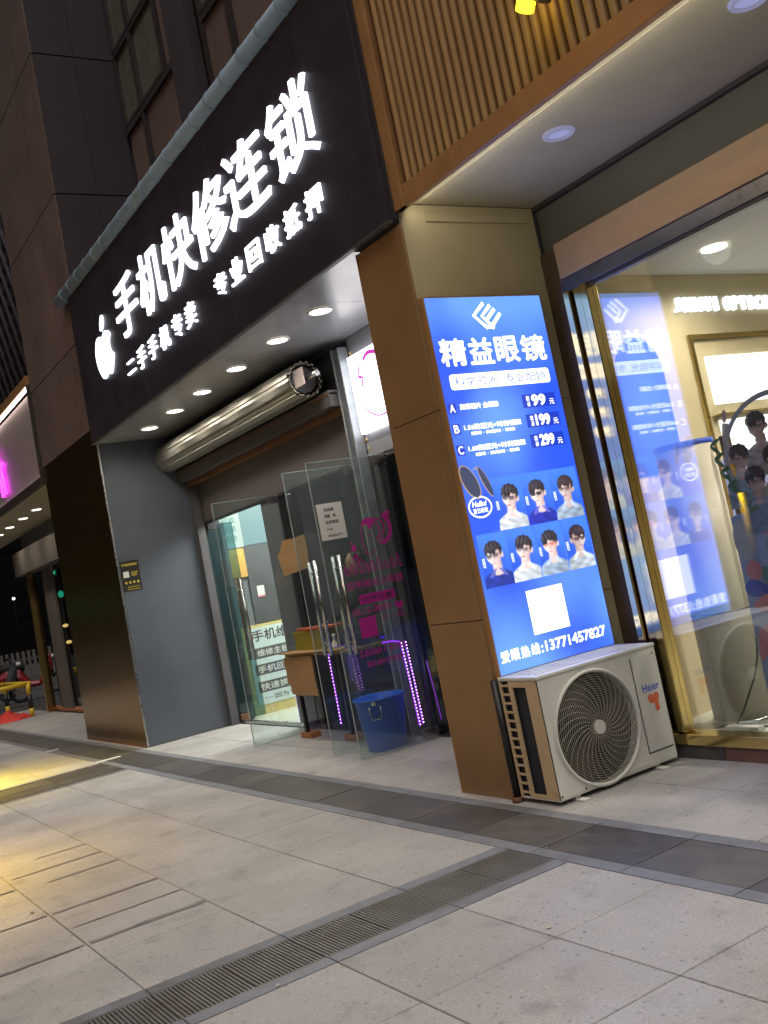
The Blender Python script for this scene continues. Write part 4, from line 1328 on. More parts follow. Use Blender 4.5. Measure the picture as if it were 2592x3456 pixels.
ribbon(mb, [(4.155, 2.895), (4.068, 2.812)], .026, L1)
ribbon(mb, [(4.035, 2.812), (4.085, 2.805)], .026, L1)
mb.build('emblem', 'e_white', lb)
for ch, a, b_ in (('精', 3.625, 3.825), ('益', 3.845, 4.035), ('眼', 4.055, 4.245), ('镜', 4.265, 4.470)):
    lettering(MB(), ch, L1, a, b_, 2.572, 2.745, smear=.0052).build('character', 'e_white', lb)
pl = MB().flat(rrect(3.655, 4.455, 2.425, 2.522, .022), L1).build('caption_pill', 'e_white', lb)
lettering(MB(), '科学验光', L2, 3.69, 4.025, 2.445, 2.502).build('caption', 'e_deep', pl)
lettering(MB(), '专业配镜', L2, 4.085, 4.42, 2.445, 2.502).build('caption', 'e_deep', pl)
for let, z, price, name, w in (('A', 2.268, '99', '高清镜片 全框架', 3.99), ('B', 2.140, '199', '1.56防蓝光+时尚镜架', 4.14), ('C', 2.010, '299', '1.60防蓝光+时尚镜架', 4.14)):
    bb = MB().flat(rect(3.602, 3.662, z + .015, z + .078), L1).build('row_badge', 'e_deep', lb)
    lettering(MB(), let, L2, 3.613, 3.652, z + .022, z + .072, bold=.02).build('row_letter', 'e_white', bb)
    lettering(MB(), name, L1, 3.69, w, z + .032, z + .070, smear=.002).build('row_text', 'e_white', lb)
    if let != 'A':
        lettering(MB(), '超薄 · 抗辐射 · 耐磨', L1, 3.735, 4.08, z + .000, z + .022, smear=.0012).build('row_note', 'e_white', lb)
    pr = MB().flat(rect(4.185, 4.462, z + .004, z + .090), L1).build('price_badge', 'e_deep', lb)
    m_ = MB()
    lettering(m_, '套', L2, 4.215, 4.245, z + .048, z + .080, bold=.01)
    lettering(m_, '餐', L2, 4.215, 4.245, z + .012, z + .044, bold=.01)
    lettering(m_, price, L2, 4.258, 4.258 + .066 * len(price) * (.62 if len(price) > 2 else .9), z + .012, z + .086, smear=.0045)
    lettering(m_, '元', L2, 4.405, 4.447, z + .012, z + .050, bold=.012)
    m_.build('price', 'e_white', pr)
# sunglasses and oval stamp
m_ = MB()
m_.flat(ell(3.652, 1.86, .056, .115, 20, rot=.42), L1, mi=1)
m_.flat(ell(3.652, 1.862, .049, .106, 20, rot=.42), L2, mi=0)
m_.flat(ell(3.768, 1.85, .026, .105, 20, rot=.38), L1, mi=1)
m_.flat(ell(3.768, 1.852, .021, .098, 20, rot=.38), L2, mi=0)
ribbon(m_, [(3.690, 1.93), (3.725, 1.945)], .008, L2, mi=1)
m_.build('sunglasses', ['e_lens', 'e_rimgold'], lb)
m_ = MB()
ribbon(m_, ell(3.69, 1.705, .085, .062, 24) + [(3.775, 1.705)], .010, L1)
lettering(m_, 'Hello!', L1, 3.632, 3.742, 1.708, 1.742, bold=.03, shear=.2)
lettering(m_, '夏日新款', L1, 3.632, 3.745, 1.668, 1.700, bold=.014)
m_.build('oval_stamp', 'e_white', lb)
# seven portraits of people wearing glasses
NAVY, WHITE, PALE = (0.015, 0.03, 0.55), (0.82, 0.88, 0.95), (0.42, 0.54, 0.70)
def pspec(i, shirt, turn, lens, dark, hair=(0.020, 0.014, 0.022), bright=1.0):
    return dict(turn=turn, seed=1.7 * i, bg0=(0.020, 0.11, 0.80), bg1=(0.06, 0.24, 0.92), shirt=shirt, collar=tuple(min(1, v * 1.15 + .12) for v in shirt), skin=(1.0 * bright, .86 * bright, .82 * bright),
                shade=(.62 * bright, .36 * bright, .32 * bright), lip=(.55, .16, .15), lens=lens, dark=dark, hair=hair, gloss=(0.13, 0.105, 0.14), tilt=(-.10, .06, -.03, .10, -.12, .04, .0)[i])
specs = [(3.918, 1.865, pspec(0, WHITE, 1, (0.05, .045, .06), .85)), (4.150, 1.865, pspec(1, NAVY, 1, (0.02, .02, .025), .97)), (4.382, 1.865, pspec(2, PALE, 1, (0.10, .06, .06), .75, (0.05, 0.028, 0.03), .8)),
         (3.722, 1.542, pspec(3, (0.01, 0.04, 0.45), 1, (0.06, .05, .06), .8)), (3.942, 1.542, pspec(4, WHITE, 1, (0.09, .08, .10), .7)), (4.166, 1.542, pspec(5, PALE, 1, (0.60, .10, .05), .6)), (4.392, 1.542, pspec(6, (.62, .70, .80), -1, (0.06, .03, .03), .85, (0.035, 0.02, 0.025), .75))]
for i, (y, zt, sp_) in enumerate(specs):
    w = .231 if i < 3 else .219
    hgt = .321
    o_ = photo('portrait', lb, FX(-4.8005), y - w / 2, y + w / 2, zt - hgt, zt, y + .004, zt - .128, .098, sp_, 'e_print')
    lettering(MB(), '眼镜', L4, y - w / 2 + .008, y - w / 2 + .028, zt - .20, zt - .14).build('side_note', 'e_white', o_)
MB().flat(rect(3.895, 4.185, .892, 1.158), L1).build('white_square', 'e_white', lb)
mb = MB()
for i, (ch, a) in enumerate(zip('爱眼热线', (3.612, 3.690, 3.768, 3.846))):
    lettering(mb, ch, L1, a, a + .068, .778, .848, smear=.0026)
lettering(mb, ':13771457827', L1, 3.925, 4.462, .780, .846, smear=.003)
mb.build('phone_line', 'e_white', lb)
lamp('light_box_glow', 'AREA', (-4.785, yc, 1.87), 8, (0.16, 0.26, 1.0), lb, shape='RECTANGLE', size=.9, size_y=2.2, aim=(1, 0, 0))

# ------------------------------------------------------------------ air conditioner outdoor unit
ac = thing('air_conditioner', 'cream outdoor air conditioner unit standing below the blue light box', 'air conditioner', (-4.62, 4.02, 0))
X0, X1, YA, YB, ZA, ZB = -4.790, -4.455, 3.552, 4.492, 0.035, 0.69
FC, FZC, FR = 3.930, 0.345, 0.305
# front panel with a round opening
mb = MB()
seg = 48
outer = []
for i in range(seg):
    t = 2 * PI * i / seg
    dx, dz = math.cos(t), math.sin(t)
    outer.append((dx, dz))
def edgept(dx, dz):
    ks = []
    if dx > 1e-6: ks.append((YB - FC) / dx)
    if dx < -1e-6: ks.append((YA - FC) / dx)
    if dz > 1e-6: ks.append((ZB - FZC) / dz)
    if dz < -1e-6: ks.append((ZA - FZC) / dz)
    kk = min(ks)
    return (FC + dx * kk, FZC + dz * kk)
angs = sorted(set([round(2 * PI * i / seg, 5) for i in range(seg)] + [round(math.atan2(z - FZC, y - FC) % (2 * PI), 5) for y in (YA, YB) for z in (ZA, ZB)]))
n = len(angs)
ins = [(FC + FR * math.cos(a), FZC + FR * math.sin(a)) for a in angs]
ots = [edgept(math.cos(a), math.sin(a)) for a in angs]
fr = FX(X1)
mb.add([fr(*p_) for p_ in ins] + [fr(*p_) for p_ in ots] + [fr(p_[0], p_[1], -.05) for p_ in ins],
       [(i, n + i, n + (i + 1) % n, (i + 1) % n) for i in range(n)] + [(i, (i + 1) % n, 2 * n + (i + 1) % n, 2 * n + i) for i in range(n)])
mb.build('front_panel', 'acwhite', ac)
mb = MB()
mb.add([fr(p_[0], p_[1], -.05) for p_ in ins], [tuple(range(n))])
mb.build('fan_well', 'acdark', ac)
MB().box(X0, X1 - .001, YB - .004, YB, ZA, ZB - .001).box(X0, X0 + .004, YA + .002, YB - .005, ZA, ZB - .001).build('back_casing', 'acwhite', ac)
tp = MB().box(X0 - .006, X1 + .006, YA - .004, YB + .006, ZB, ZB + .022)
tp = tp.build('top_cover', 'acwhite', ac, 0.006)
for i in range(5):
    MB().box(X0 + .03 + i * .058, X0 + .045 + i * .058, YA + .06, YB - .06, ZB + .022, ZB + .026).build('top_rib', 'acwhite', tp, 0.0015)
MB().box(X0, X1 - .002, YA, YB, ZA - .008, ZA - .001).build('base_pan', 'acwhite', ac)
# fan
fan = MB().cyl((X1 - .045, FC, FZC), (X1 - .02, FC, FZC), .05, seg=20).build('fan', 'acdark', ac)
for i in range(3):
    a = i * 2 * PI / 3 + .5
    pts = []
    for q in range(7):
        aa = a + q / 6 * 1.1
        pts.append((FC + .28 * math.cos(aa), FZC + .28 * math.sin(aa)))
    pts += [(FC + .05 * math.cos(a + .6), FZC + .05 * math.sin(a + .6)), (FC + .05 * math.cos(a), FZC + .05 * math.sin(a))]
    MB().flat(pts, FX(X1 - .035), 0, -.006).build('blade', 'black', fan)
gr = MB()
gr.tube([(X1 + .004, FC + (FR + .012) * math.cos(2 * PI * i / 56), FZC + (FR + .012) * math.sin(2 * PI * i / 56)) for i in range(56)], .011, 8, True)
gr = gr.build('fan_grille', 'acwhite', ac)
for i in range(19):
    q = .055 + i * .0132
    dome = .012 * (1 - (q / .31) ** 2)
    MB().tube([(X1 + dome, FC + q * math.cos(2 * PI * j / 36), FZC + q * math.sin(2 * PI * j / 36)) for j in range(36)], .0016, 4, True).build('ring', 'grille', gr)
for i in range(30):
    a = 2 * PI * i / 30
    pts = []
    for j in range(9):
        t = j / 8
        q = .045 + (.300 - .045) * t
        aa = a + .75 * t ** 1.2
        pts.append((X1 + .004 + .012 * (1 - t * t), FC + q * math.cos(aa), FZC + q * math.sin(aa)))
    MB().tube(pts, .0018, 4).build('spoke', 'grille', gr)
MB().cyl((X1 - .01, FC, FZC), (X1 + .020, FC, FZC), .042, .040, seg=24).build('hub_cap', 'acwhite', gr)
# right-hand service panel with its groove
gv = MB()
gv.box(X1 - .002, X1 + .0015, 4.272, 4.279, .10, .655).box(X1 - .002, X1 + .0015, 4.279, 4.475, .098, .105)
gv.build('panel_groove', 'acdark', ac)
MB().box(X1 + .0002, X1 + .003, 4.281, 4.484, .107, .66).build('service_panel', 'acwhite', ac, 0.001)
lettering(MB(), 'Haier', FX(X1 + .0045), 4.322, 4.462, .445, .492, bold=.012).build('maker_name', 'blueprint', ac)
m_ = MB()
m_.flat(cat([(4.35, .41), (4.37, .428), (4.40, .42), (4.43, .432), (4.445, .405), (4.43, .375), (4.432, .33), (4.40, .325), (4.395, .37), (4.365, .375)], 3), FX(X1 + .0042))
m_.build('red_sticker', 'orange', ac)
for y, z in ((YA + .02, .05), (YB - .03, .655), (3.75, .048)):
    MB().cyl((X1, y, z), (X1 + .004, y, z), .006, seg=8).build('screw', 'acdark', ac)
MB().box(X1 + .0003, X1 + .002, 4.08, 4.26, .046, .060).build('drip_slot', 'paper', ac)
# grille side towards the street
sd = MB()
zs = [ZA + .025 + i * (ZB - ZA - .05) / 12 for i in range(13)]
sd.box(X0, X0 + .018, YA - .002, YA + .008, ZA, ZB - .001).box(X0 + .085, X0 + .118, YA - .002, YA + .008, ZA, ZB - .001).box(X0 + .236, X1, YA - .002, YA + .008, ZA, ZB - .001)
sd.box(X0 + .118, X0 + .236, YA - .002, YA + .008, ZB - .035, ZB - .001).box(X0 + .118, X0 + .236, YA - .002, YA + .008, ZA, ZA + .02)
sd = sd.build('side_panel', 'acside', ac)
for z in zs:
    MB().box(X0 + .018, X0 + .085, YA - .001, YA + .007, z - .006, z + .006).build('slat', 'acside', sd)
MB().box(X0 + .006, X1 - .01, YA + .020, YA + .05, ZA + .005, ZB - .01).build('coil', 'coil', ac)
for y in (3.70, 4.34):
    ft = MB().box(X0 - .02, X1 + .05, y - .025, y + .025, 0.0, .008).box(X0 + .02, X1 - .02, y - .018, y + .018, .008, ZA - .008)
    ft.build('foot', 'paper', ac, 0.002)
dp = thing('drain_pipe', 'dark drain pipe stub between the bronze pillar and the air conditioner', 'pipe', (-4.822, 3.548, 0))
MB().cyl((-4.822, 3.545, 0.02), (-4.822, 3.545, 0.70), 0.022, seg=14).build('tube', 'black', dp)
MB().cyl((-4.822, 3.545, 0.0), (-4.822, 3.545, 0.03), 0.034, seg=14).build('collar', 'rust', dp)
# spot lamp on the wooden fascia
sp = thing('spot_lamp', 'small yellow lit spot lamp at the top edge of the wooden fascia', 'lamp', (-3.25, 3.42, 3.95))
MB().cyl((-3.19, 3.44, 3.965), (-3.19, 3.575, 3.99), 0.012, seg=10).build('arm', 'black', sp)
MB().cyl((-3.20, 3.42, 3.925), (-3.14, 3.44, 4.05), 0.045, 0.05, seg=18).build('housing', 'black', sp)
MB().cyl((-3.32, 3.42, 3.945), (-3.27, 3.44, 4.06), 0.045, 0.05, seg=18).build('lens', 'e_yellowlamp', sp)

# ------------------------------------------------------------------ optician interior
struct(MB().box(-4.98, -4.90, 4.735, 9.0, 0.0, 3.25).build('optician_wall', 'cream_wall'))
struct(MB().box(-4.90, 1.0, 8.9, 9.0, 0.0, 3.25).build('optician_back_wall', 'cream_wall'))
struct(MB().box(-4.90, 1.0, 4.70, 9.0, 3.17, 3.25).build('optician_ceiling', 'whiteceil'))
struct(MB().box(-4.90, 1.0, 4.685, 9.0, -0.05, 0.09).build('optician_floor', 'floorwhite'))
for i, (x, y, lab) in enumerate(((-4.35, 5.76, 'lit ceiling downlight inside the optician, seen through the window'), (-2.6, 5.76, 'unseen ceiling downlight added farther right inside the optician'), (-3.4, 7.2, 'unseen ceiling downlight added deep inside the optician'))):  # only the first is seen, the other two are added to brighten the room
    d = thing('ceiling_spot', lab, 'downlight', (x, y, 3.16), 'optician ceiling downlights')
    MB().cyl((x, y, 3.155), (x, y, 3.169), .085, seg=24).build('diffuser', 'e_down', d)
    lamp('ceiling_spot_beam', 'SPOT', (x, y, 3.15), (170, 480, 480)[i], (1.0, 0.94, 0.82), d, spot_size=R(165), spot_blend=0.8, shadow_soft_size=0.1, aim=(0, 0, -1))
sg = thing('wall_lettering', 'glowing white optician name lettering on the cream interior wall', 'sign', (-4.89, 6.4, 2.87))
WF = FX(-4.895)
for tx, a, b_ in (('JINGYI', 5.86, 6.37), ('OPTICAL', 6.42, 7.06)):
    w_ = (b_ - a) / len(tx)
    for i, ch in enumerate(tx):
        wid = w_ * (.45 if ch == 'I' else .84)
        off = (w_ - wid) / 2
        lettering(MB(), ch, WF, a + i * w_ + off, a + i * w_ + off + wid, 2.875, 2.985, 0.0, depth=.03, smear=.008).build('letter', 'e_letter', sg)
fr_ = thing('wall_showcase', 'gold trimmed wall niche with white lit display panels in the optician', 'display', (-4.9, 6.6, 1.2))
MB().box(-4.899, -4.870, 5.94, 5.975, .6, 2.70).build('side_trim', 'brass', fr_, 0.003)
MB().box(-4.899, -4.870, 5.976, 7.8, 2.665, 2.70).build('top_trim', 'brass', fr_, 0.003)
MB().box(-4.899, -4.885, 6.085, 7.7, 2.165, 2.53).build('lit_panel', 'e_white2', fr_)
MB().box(-4.899, -4.885, 6.085, 7.7, 1.70, 2.045).build('lit_panel', 'e_white2', fr_)
MB().box(-4.899, -4.80, 6.02, 7.7, 2.075, 2.085).build('shelf', 'brass', fr_)
mb = MB()
a_ = ell(5.385, 2.44, .235, .27, 14, 0, PI)
mb.flat(a_ + [(5.15, 1.72), (5.62, 1.72)], FX(-4.893), 0, -.004)
o = mb.build('arched_poster', 'blueprint')
tag(o, 'blue arch topped poster on the optician wall behind the window', 'poster')
o = MB().box(-4.898, -4.892, 5.72, 6.75, 1.05, 1.76).build('lilac_poster', 'lilac')
tag(o, 'lilac blue poster low on the optician wall beside the people standee', 'poster')
# round column
rc = thing('round_column', 'beige round column just inside the optician window', 'column', (-4.44, 5.12, .09))
MB().cyl((-4.44, 5.12, .09), (-4.44, 5.12, 1.86), .185, seg=40).build('shaft', 'pedestal', rc)
MB().lathe((-4.44, 5.12, 0), [(.186, .09), (.20, .095), (.20, .12), (.187, .125)], 40).build('base_ring', 'steel', rc)
MB().lathe((-4.44, 5.12, 0), [(.186, 1.84), (.190, 1.842), (.190, 1.875), (.0, 1.88)], 40).build('cap', 'blueprint', rc)
MB().lathe((-4.44, 5.12, 0), [(.1855, .78), (.187, .785), (.1855, .79)], 40).build('joint', 'greydark', rc)
ip = thing('interior_post', 'slim dark and brass post right of the beige round column', 'post', (-4.18, 5.2, .09))
MB().box(-4.20, -4.175, 5.18, 5.21, .09, 1.86).build('dark_bar', 'black', ip)
MB().box(-4.165, -4.135, 5.18, 5.21, .09, 1.86).build('brass_bar', 'brass', ip)
cbl = MB().tube([(-4.17, 5.10, .75), (-4.15, 5.02, .52), (-4.17, 4.98, .40), (-4.27, 4.93, .20), (-4.33, 4.90, .11), (-4.24, 4.90, .10), (-4.12, 4.93, .11)], .007, 6).build('cable', 'black')
tag(cbl, 'black cable hanging down to the floor beside the round column', 'cable')
pw = MB().box(-4.36, -4.12, 4.84, 4.90, .091, .125).build('power_strip', 'paper', None, .008)
tag(pw, 'white power strip on the optician floor under the cable', 'power strip')
# standee with four people and flowers
sd = thing('people_standee', 'light blue floor standee with four young men in a round frame and flowers', 'standee', (-3.4, 4.78, .09))
S0, S1, S2, S3, S4 = FY(4.780), FY(4.7785), FY(4.777), FY(4.7755), FY(4.774)
MB().flat([(-3.95, .09), (-2.75, .09), (-2.75, 1.42), (-3.30, 1.44), (-3.92, 1.36)], S0, 0, -.015).build('board', 'bluestandee', sd)
cx_, cz_ = -3.50, 1.66
mb = MB()
ribbon(mb, ell(cx_, cz_, .355, .335, 48) + [(cx_ + .355, cz_)], .030, S1)
mb.build('ring', 'greyprint', sd)
def figure(x, z, sc, shirt, y0, i, arm=False):
    sp_ = dict(turn=-1 if i % 2 else 1, seed=2.3 * i, bg0=(.3, .4, .6), bg1=(.3, .4, .6), shirt=shirt, collar=tuple(min(.85, v * 1.1 + .1) for v in shirt), skin=(.85, .62, .53), shade=(.55, .34, .28), lip=(.5, .2, .2),
               lens=(.04, .03, .03), dark=.45, hair=(.012, .010, .012), gloss=(.07, .06, .07), tilt=(.05, -.06, .08, 0)[i])
    u_ = .125 * sc
    o_ = photo('figure', sd, FY(y0), x - u_ * 1.25, x + u_ * 1.25, z - u_ * 2.9, z + u_ * 1.1, x, z - .01, u_, sp_, 'print', 40, 60, True)
    if arm:
        a_ = MB()
        ribbon(a_, opencat([(x - .10 * sc, z - .20 * sc), (x - .28 * sc, z - .12 * sc), (x - .26 * sc, z + .06 * sc)]), .055 * sc, FY(y0 + .0003), mi=0)
        a_.flat(ell(x - .255 * sc, z + .11 * sc, .022 * sc, .05 * sc, 10, rot=-.2), FY(y0 + .0003), mi=1)
        a_.build('raised_arm', ['shirt1', 'faceprint'], o_)
figure(-3.60, 1.845, .80, (.58, .56, .53), 4.7780, 0, True)
figure(-3.77, 1.690, .80, (.36, .54, .62), 4.7765, 1)
figure(-3.53, 1.640, .84, (.72, .64, .48), 4.7750, 2)
figure(-3.69, 1.545, .82, (.20, .34, .56), 4.7735, 3)
lfm = MB()
for i in range(11):
    z = 1.80 - i * .042
    x = -3.905 + .0016 * i * i - .01 * (i % 2)
    lfm.flat(ell(x, z, .040, .013, 9, rot=-.7 if i % 2 else .4), FY(4.7720 - .0003 * i))
lfm.build('leaf_spray', 'leafg', sd)
fl = [('petal', [(-3.74, 1.30), (-3.70, 1.43), (-3.62, 1.36), (-3.62, 1.26), (-3.70, 1.22)], S1), ('leafo', ell(-3.62, 1.16, .10, .085, 16), S2), ('greyprint', ell(-3.86, 1.22, .075, .12, 16), S1),
      ('petal', ell(-3.84, 1.04, .055, .06, 12), S2), ('blueprint', cat([(-3.93, .95), (-3.86, .99), (-3.76, .93), (-3.82, .89), (-3.90, .90)], 4), S2), ('teal', cat([(-3.79, 1.05), (-3.70, 1.02), (-3.66, .88), (-3.58, .75), (-3.66, .78), (-3.76, .90)], 4), S1),
      ('petal', cat([(-3.80, .90), (-3.72, .90), (-3.70, .84), (-3.80, .80), (-3.90, .84)], 4), S3), ('teal', cat([(-3.66, .82), (-3.56, .86), (-3.50, .62), (-3.62, .60)], 4), S2),
      ('petal', cat([(-3.90, .70), (-3.78, .72), (-3.84, .62), (-3.93, .52)], 4), S2), ('petal', cat([(-3.60, .72), (-3.50, .74), (-3.46, .60), (-3.56, .56)], 4), S3), ('lilac', ell(-3.62, .52, .10, .08, 16), S2),
      ('petal', ell(-3.2, .9, .12, .10, 14), S1), ('teal', ell(-3.1, .6, .10, .14, 14), S1), ('leafo', ell(-3.3, 1.2, .09, .08, 14), S1)]
for m_, pts, fr2 in fl:
    MB().flat(pts, fr2).build('flower_print', m_, sd)

# ------------------------------------------------------------------ neighbouring shop on the left
ns = thing('neon_sign', 'rosy grey sign panel with warm lit edges and magenta neon on the left shop', 'sign', (-17.5, 3.58, 3.6))
MB().box(-24.5, -14.22, 3.62, 3.66, 3.62, 4.88).build('panel', 'signpanel', ns)
MB().box(-24.5, -14.15, 3.52, 3.62, 4.93, 5.06).build('top_frame', 'trim', ns, 0.004)
MB().box(-24.5, -14.15, 3.52, 3.62, 3.54, 3.63).build('bottom_frame', 'frame_dark', ns, 0.004)
MB().box(-14.21, -14.14, 3.52, 3.62, 3.63, 4.93).build('side_frame', 'frame_dark', ns, 0.004)
MB().box(-24.5, -14.24, 3.54, 3.57, 4.885, 4.925).build('top_light', 'e_strip', ns)
MB().box(-24.5, -14.24, 3.585, 3.60, 3.634, 3.640).build('bottom_light', 'e_strip', ns)
MB().box(-14.222, -14.216, 3.585, 3.60, 3.65, 4.85).build('side_light', 'e_strip', ns)
MB().tube([(-17.10, 3.57, 4.62), (-17.04, 3.57, 4.40), (-16.85, 3.57, 4.30), (-16.72, 3.57, 4.05), (-16.70, 3.57, 3.80)], .03, 8).build('neon_stroke', 'e_neon', ns)
MB().tube([(-16.95, 3.57, 4.20), (-16.62, 3.57, 4.28)], .025, 8).build('neon_stroke', 'e_neon', ns)
MB().tube([(-16.92, 3.57, 4.1), (-16.90, 3.57, 3.78)], .03, 8).build('neon_stroke', 'e_neon', ns)
la = thing('lattice_screen', 'dark diagonal lattice screen above the neon sign', 'screen', (-18, 3.9, 5.1))
MB().box(-24, -14.3, 4.3, 4.4, 5.06, 12).build('backing', 'frame_dark', la)
for i in range(44):
    x = -22 + i * .36
    for sgn in (-1, 1):
        z0, z1 = 5.10, 9.5
        xa, xb = x, x + sgn * 2.6
        lo, hi = -24, -14.30
        t0, t1 = 0.0, 1.0
        dx = xb - xa
        ta, tb = (lo - xa) / dx, (hi - xa) / dx
        t0, t1 = max(t0, min(ta, tb)), min(t1, max(ta, tb))
        if t1 - t0 < .03:
            continue
        y = 3.90 + (.03 if sgn > 0 else 0)
        MB().tube([(xa + dx * t0, y, z0 + (z1 - z0) * t0), (xa + dx * t1, y, z0 + (z1 - z0) * t1)], .045, 4).build('lattice_bar', 'stone_dark', la)
so = thing('left_soffit', 'pale ceiling of the neighbouring shop entrance with five small downlights', 'ceiling', (-18, 4.1, 3.55))
MB().box(-26, -14.13, 3.61, 4.72, 3.555, 3.60).build('panel', 'soffit_cream', so)
for i, (x, y, wd) in enumerate(((-17.26, 4.13, 'nearest the gold column'), (-18.3, 4.13, 'second from the gold column'), (-19.45, 4.13, 'third from the gold column'), (-20.55, 4.15, 'fourth from the gold column'), (-23.7, 4.80, 'farthest away and deepest'))):
    d = thing('small_downlight', 'small lit downlight in the neighbouring shop ceiling, ' + wd, 'downlight', (x, min(y, 4.66), 3.54), 'small downlights of the neighbouring shop')
    MB().cyl((x, min(y, 4.6), 3.545), (x, min(y, 4.6), 3.5545), .075, seg=18).build('diffuser', 'e_farwhite', d)
    lamp('small_downlight_beam', 'SPOT', (x, min(y, 4.6), 3.53), 34, (1.0, 0.90, 0.72), d, spot_size=R(150), spot_blend=.9, shadow_soft_size=.07, aim=(0, 0, -1))
lf_ = thing('left_shopfront', 'dark glazed front of the neighbouring shop under a grey shutter box', 'shop front', (-18, 4.7, 0))
MB().box(-21.4, -14.13, 4.72, 4.80, 3.0, 3.554).build('fascia', 'greydark', lf_)
MB().box(-21.4, -14.13, 4.50, 4.75, 2.73, 3.20).build('shutter_box', 'farstone', lf_, 0.01)
MB().box(-20.70, -20.65, 4.54, 4.72, 0.0, 2.73).build('brass_jamb', 'brass', lf_, 0.01)
MB().box(-20.25, -19.5, 4.74, 4.795, 0.0, 2.73).build('stone_jamb', 'farstone', lf_, 0.01)
MB().box(-20.60, -20.26, 4.80, 4.90, 0.0, 2.73).build('dark_reveal', 'black', lf_)
MB().box(-19.5, -14.13, 4.80, 4.815, 0.10, 2.73).build('pane', 'glass_dark', lf_)
MB().box(-21.6, -14.13, 4.735, 4.92, 0.0, 0.06).build('step', 'brick', lf_, 0.006)
MB().box(-20.6, -14.13, 7.4, 7.5, 0.0, 3.0).build('inner_wall', 'greydark', lf_)
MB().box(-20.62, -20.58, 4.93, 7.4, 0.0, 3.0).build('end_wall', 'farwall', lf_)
xs = thing('exit_sign', 'small green lit exit sign inside the neighbouring shop', 'sign', (-20.2, 4.98, 2.56))
MB().box(-20.52, -19.98, 4.96, 5.0, 2.56, 2.72).build('case', 'black', xs)
lettering(MB(), '出口EXIT', FY(4.957), -20.49, -20.01, 2.59, 2.69, bold=.02).build('letters', 'e_green', xs)
for x, z, m_, lab, nm in ((-19.99, 2.20, 'e_green', 'round green glowing lamp inside the neighbouring shop', 'green_lamp'), (-20.02, 1.59, 'e_amber', 'amber lamp glowing inside the neighbouring shop, the higher one', 'amber_lamp'), (-19.96, 1.27, 'e_amber', 'amber lamp glowing low inside the neighbouring shop', 'amber_lamp')):
    t = thing(nm, lab, 'lamp', (x, 4.98, z))
    mb = MB()
    ellipsoid(mb, (x, 4.98, z), .09 if 'green' in nm else .10, .05, .07 if 'green' in nm else .035, 14, 8)
    mb.build('globe', m_, t)
    MB().cyl((x, 4.98, z + .03), (x, 4.98, 3.0), .004, seg=6).build('cord', 'black', t)

# ------------------------------------------------------------------ street at the far left
bl = thing('far_block', 'unlit dark building across the street', 'building', (-60, 20, 0))
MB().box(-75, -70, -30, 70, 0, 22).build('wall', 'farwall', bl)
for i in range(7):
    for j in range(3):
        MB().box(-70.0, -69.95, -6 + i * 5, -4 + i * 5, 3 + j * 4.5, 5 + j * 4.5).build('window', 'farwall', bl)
for x, y, z, m_, lab in ((-44, 9.05, 3.2, 'e_farwhite', 'higher of the two tiny white street lights in the dark distance'), (-44, 9.9, 1.75, 'e_farwhite', 'lower of the two tiny white street lights in the dark distance')):
    t = thing('distant_light', lab, 'street light', (x, y, 0))
    MB().cyl((x, y, 0), (x, y, z), .03, seg=8).build('pole', 'farwall', t)
    mb = MB()
    ellipsoid(mb, (x, y, z + .05), .06, .06, .06, 10, 8)
    mb.build('bulb', m_, t)
br = thing('barrier', 'yellow and black tubular parking barrier on the pavement', 'barrier', (-21.5, 4.3, 0))
for x, y in ((-20.74, 4.27), (-23.2, 4.30)):
    for z0, z1, m_ in ((0.0, .16, 'yellowpaint'), (.16, .42, 'black'), (.42, .64, 'yellowpaint')):
        MB().cyl((x, y, z0), (x, y, z1), .045, seg=14).build('post', m_, br)
MB().tube([(-20.74, 4.27, .63), (-20.74, 3.2, .63)], .042, 10).build('rail', 'yellowpaint', br)
MB().tube([(-20.74, 4.30, .63), (-23.2, 4.30, .63)], .042, 10).build('rail', 'yellowpaint', br)
MB().tube([(-23.2, 4.30, .63), (-23.2, 3.2, .63)], .042, 10).build('rail', 'yellowpaint', br)
rd = MB()
NX, NY = 26, 12
random.seed(3)
vs, fs = [], []
for i in range(NX):
    for j in range(NY):
        u, v_ = i / (NX - 1), j / (NY - 1)
        ed = min(u, 1 - u, v_, 1 - v_) * 2
        z = .004 + .17 * (min(1, ed * 2.2) ** .6) * (0.55 + .35 * math.sin(9 * u + 3 * math.sin(7 * v_)) + .25 * math.sin(23 * u * v_ + 4 * u) + .1 * random.random())
        vs.append((-21.25 + .7 * v_ + .08 * math.sin(12 * u), 3.25 + .95 * u + .05 * math.sin(9 * v_), max(.004, z)))
for i in range(NX - 1):
    for j in range(NY - 1):
        fs.append((i * NY + j, i * NY + j + 1, (i + 1) * NY + j + 1, (i + 1) * NY + j))
rd.add(vs, fs, 0, True)
o = rd.build('crumpled_cloth', 'redcloth')
tag(o, 'crumpled heap of bright red cloth on the pavement by the barrier', 'cloth')
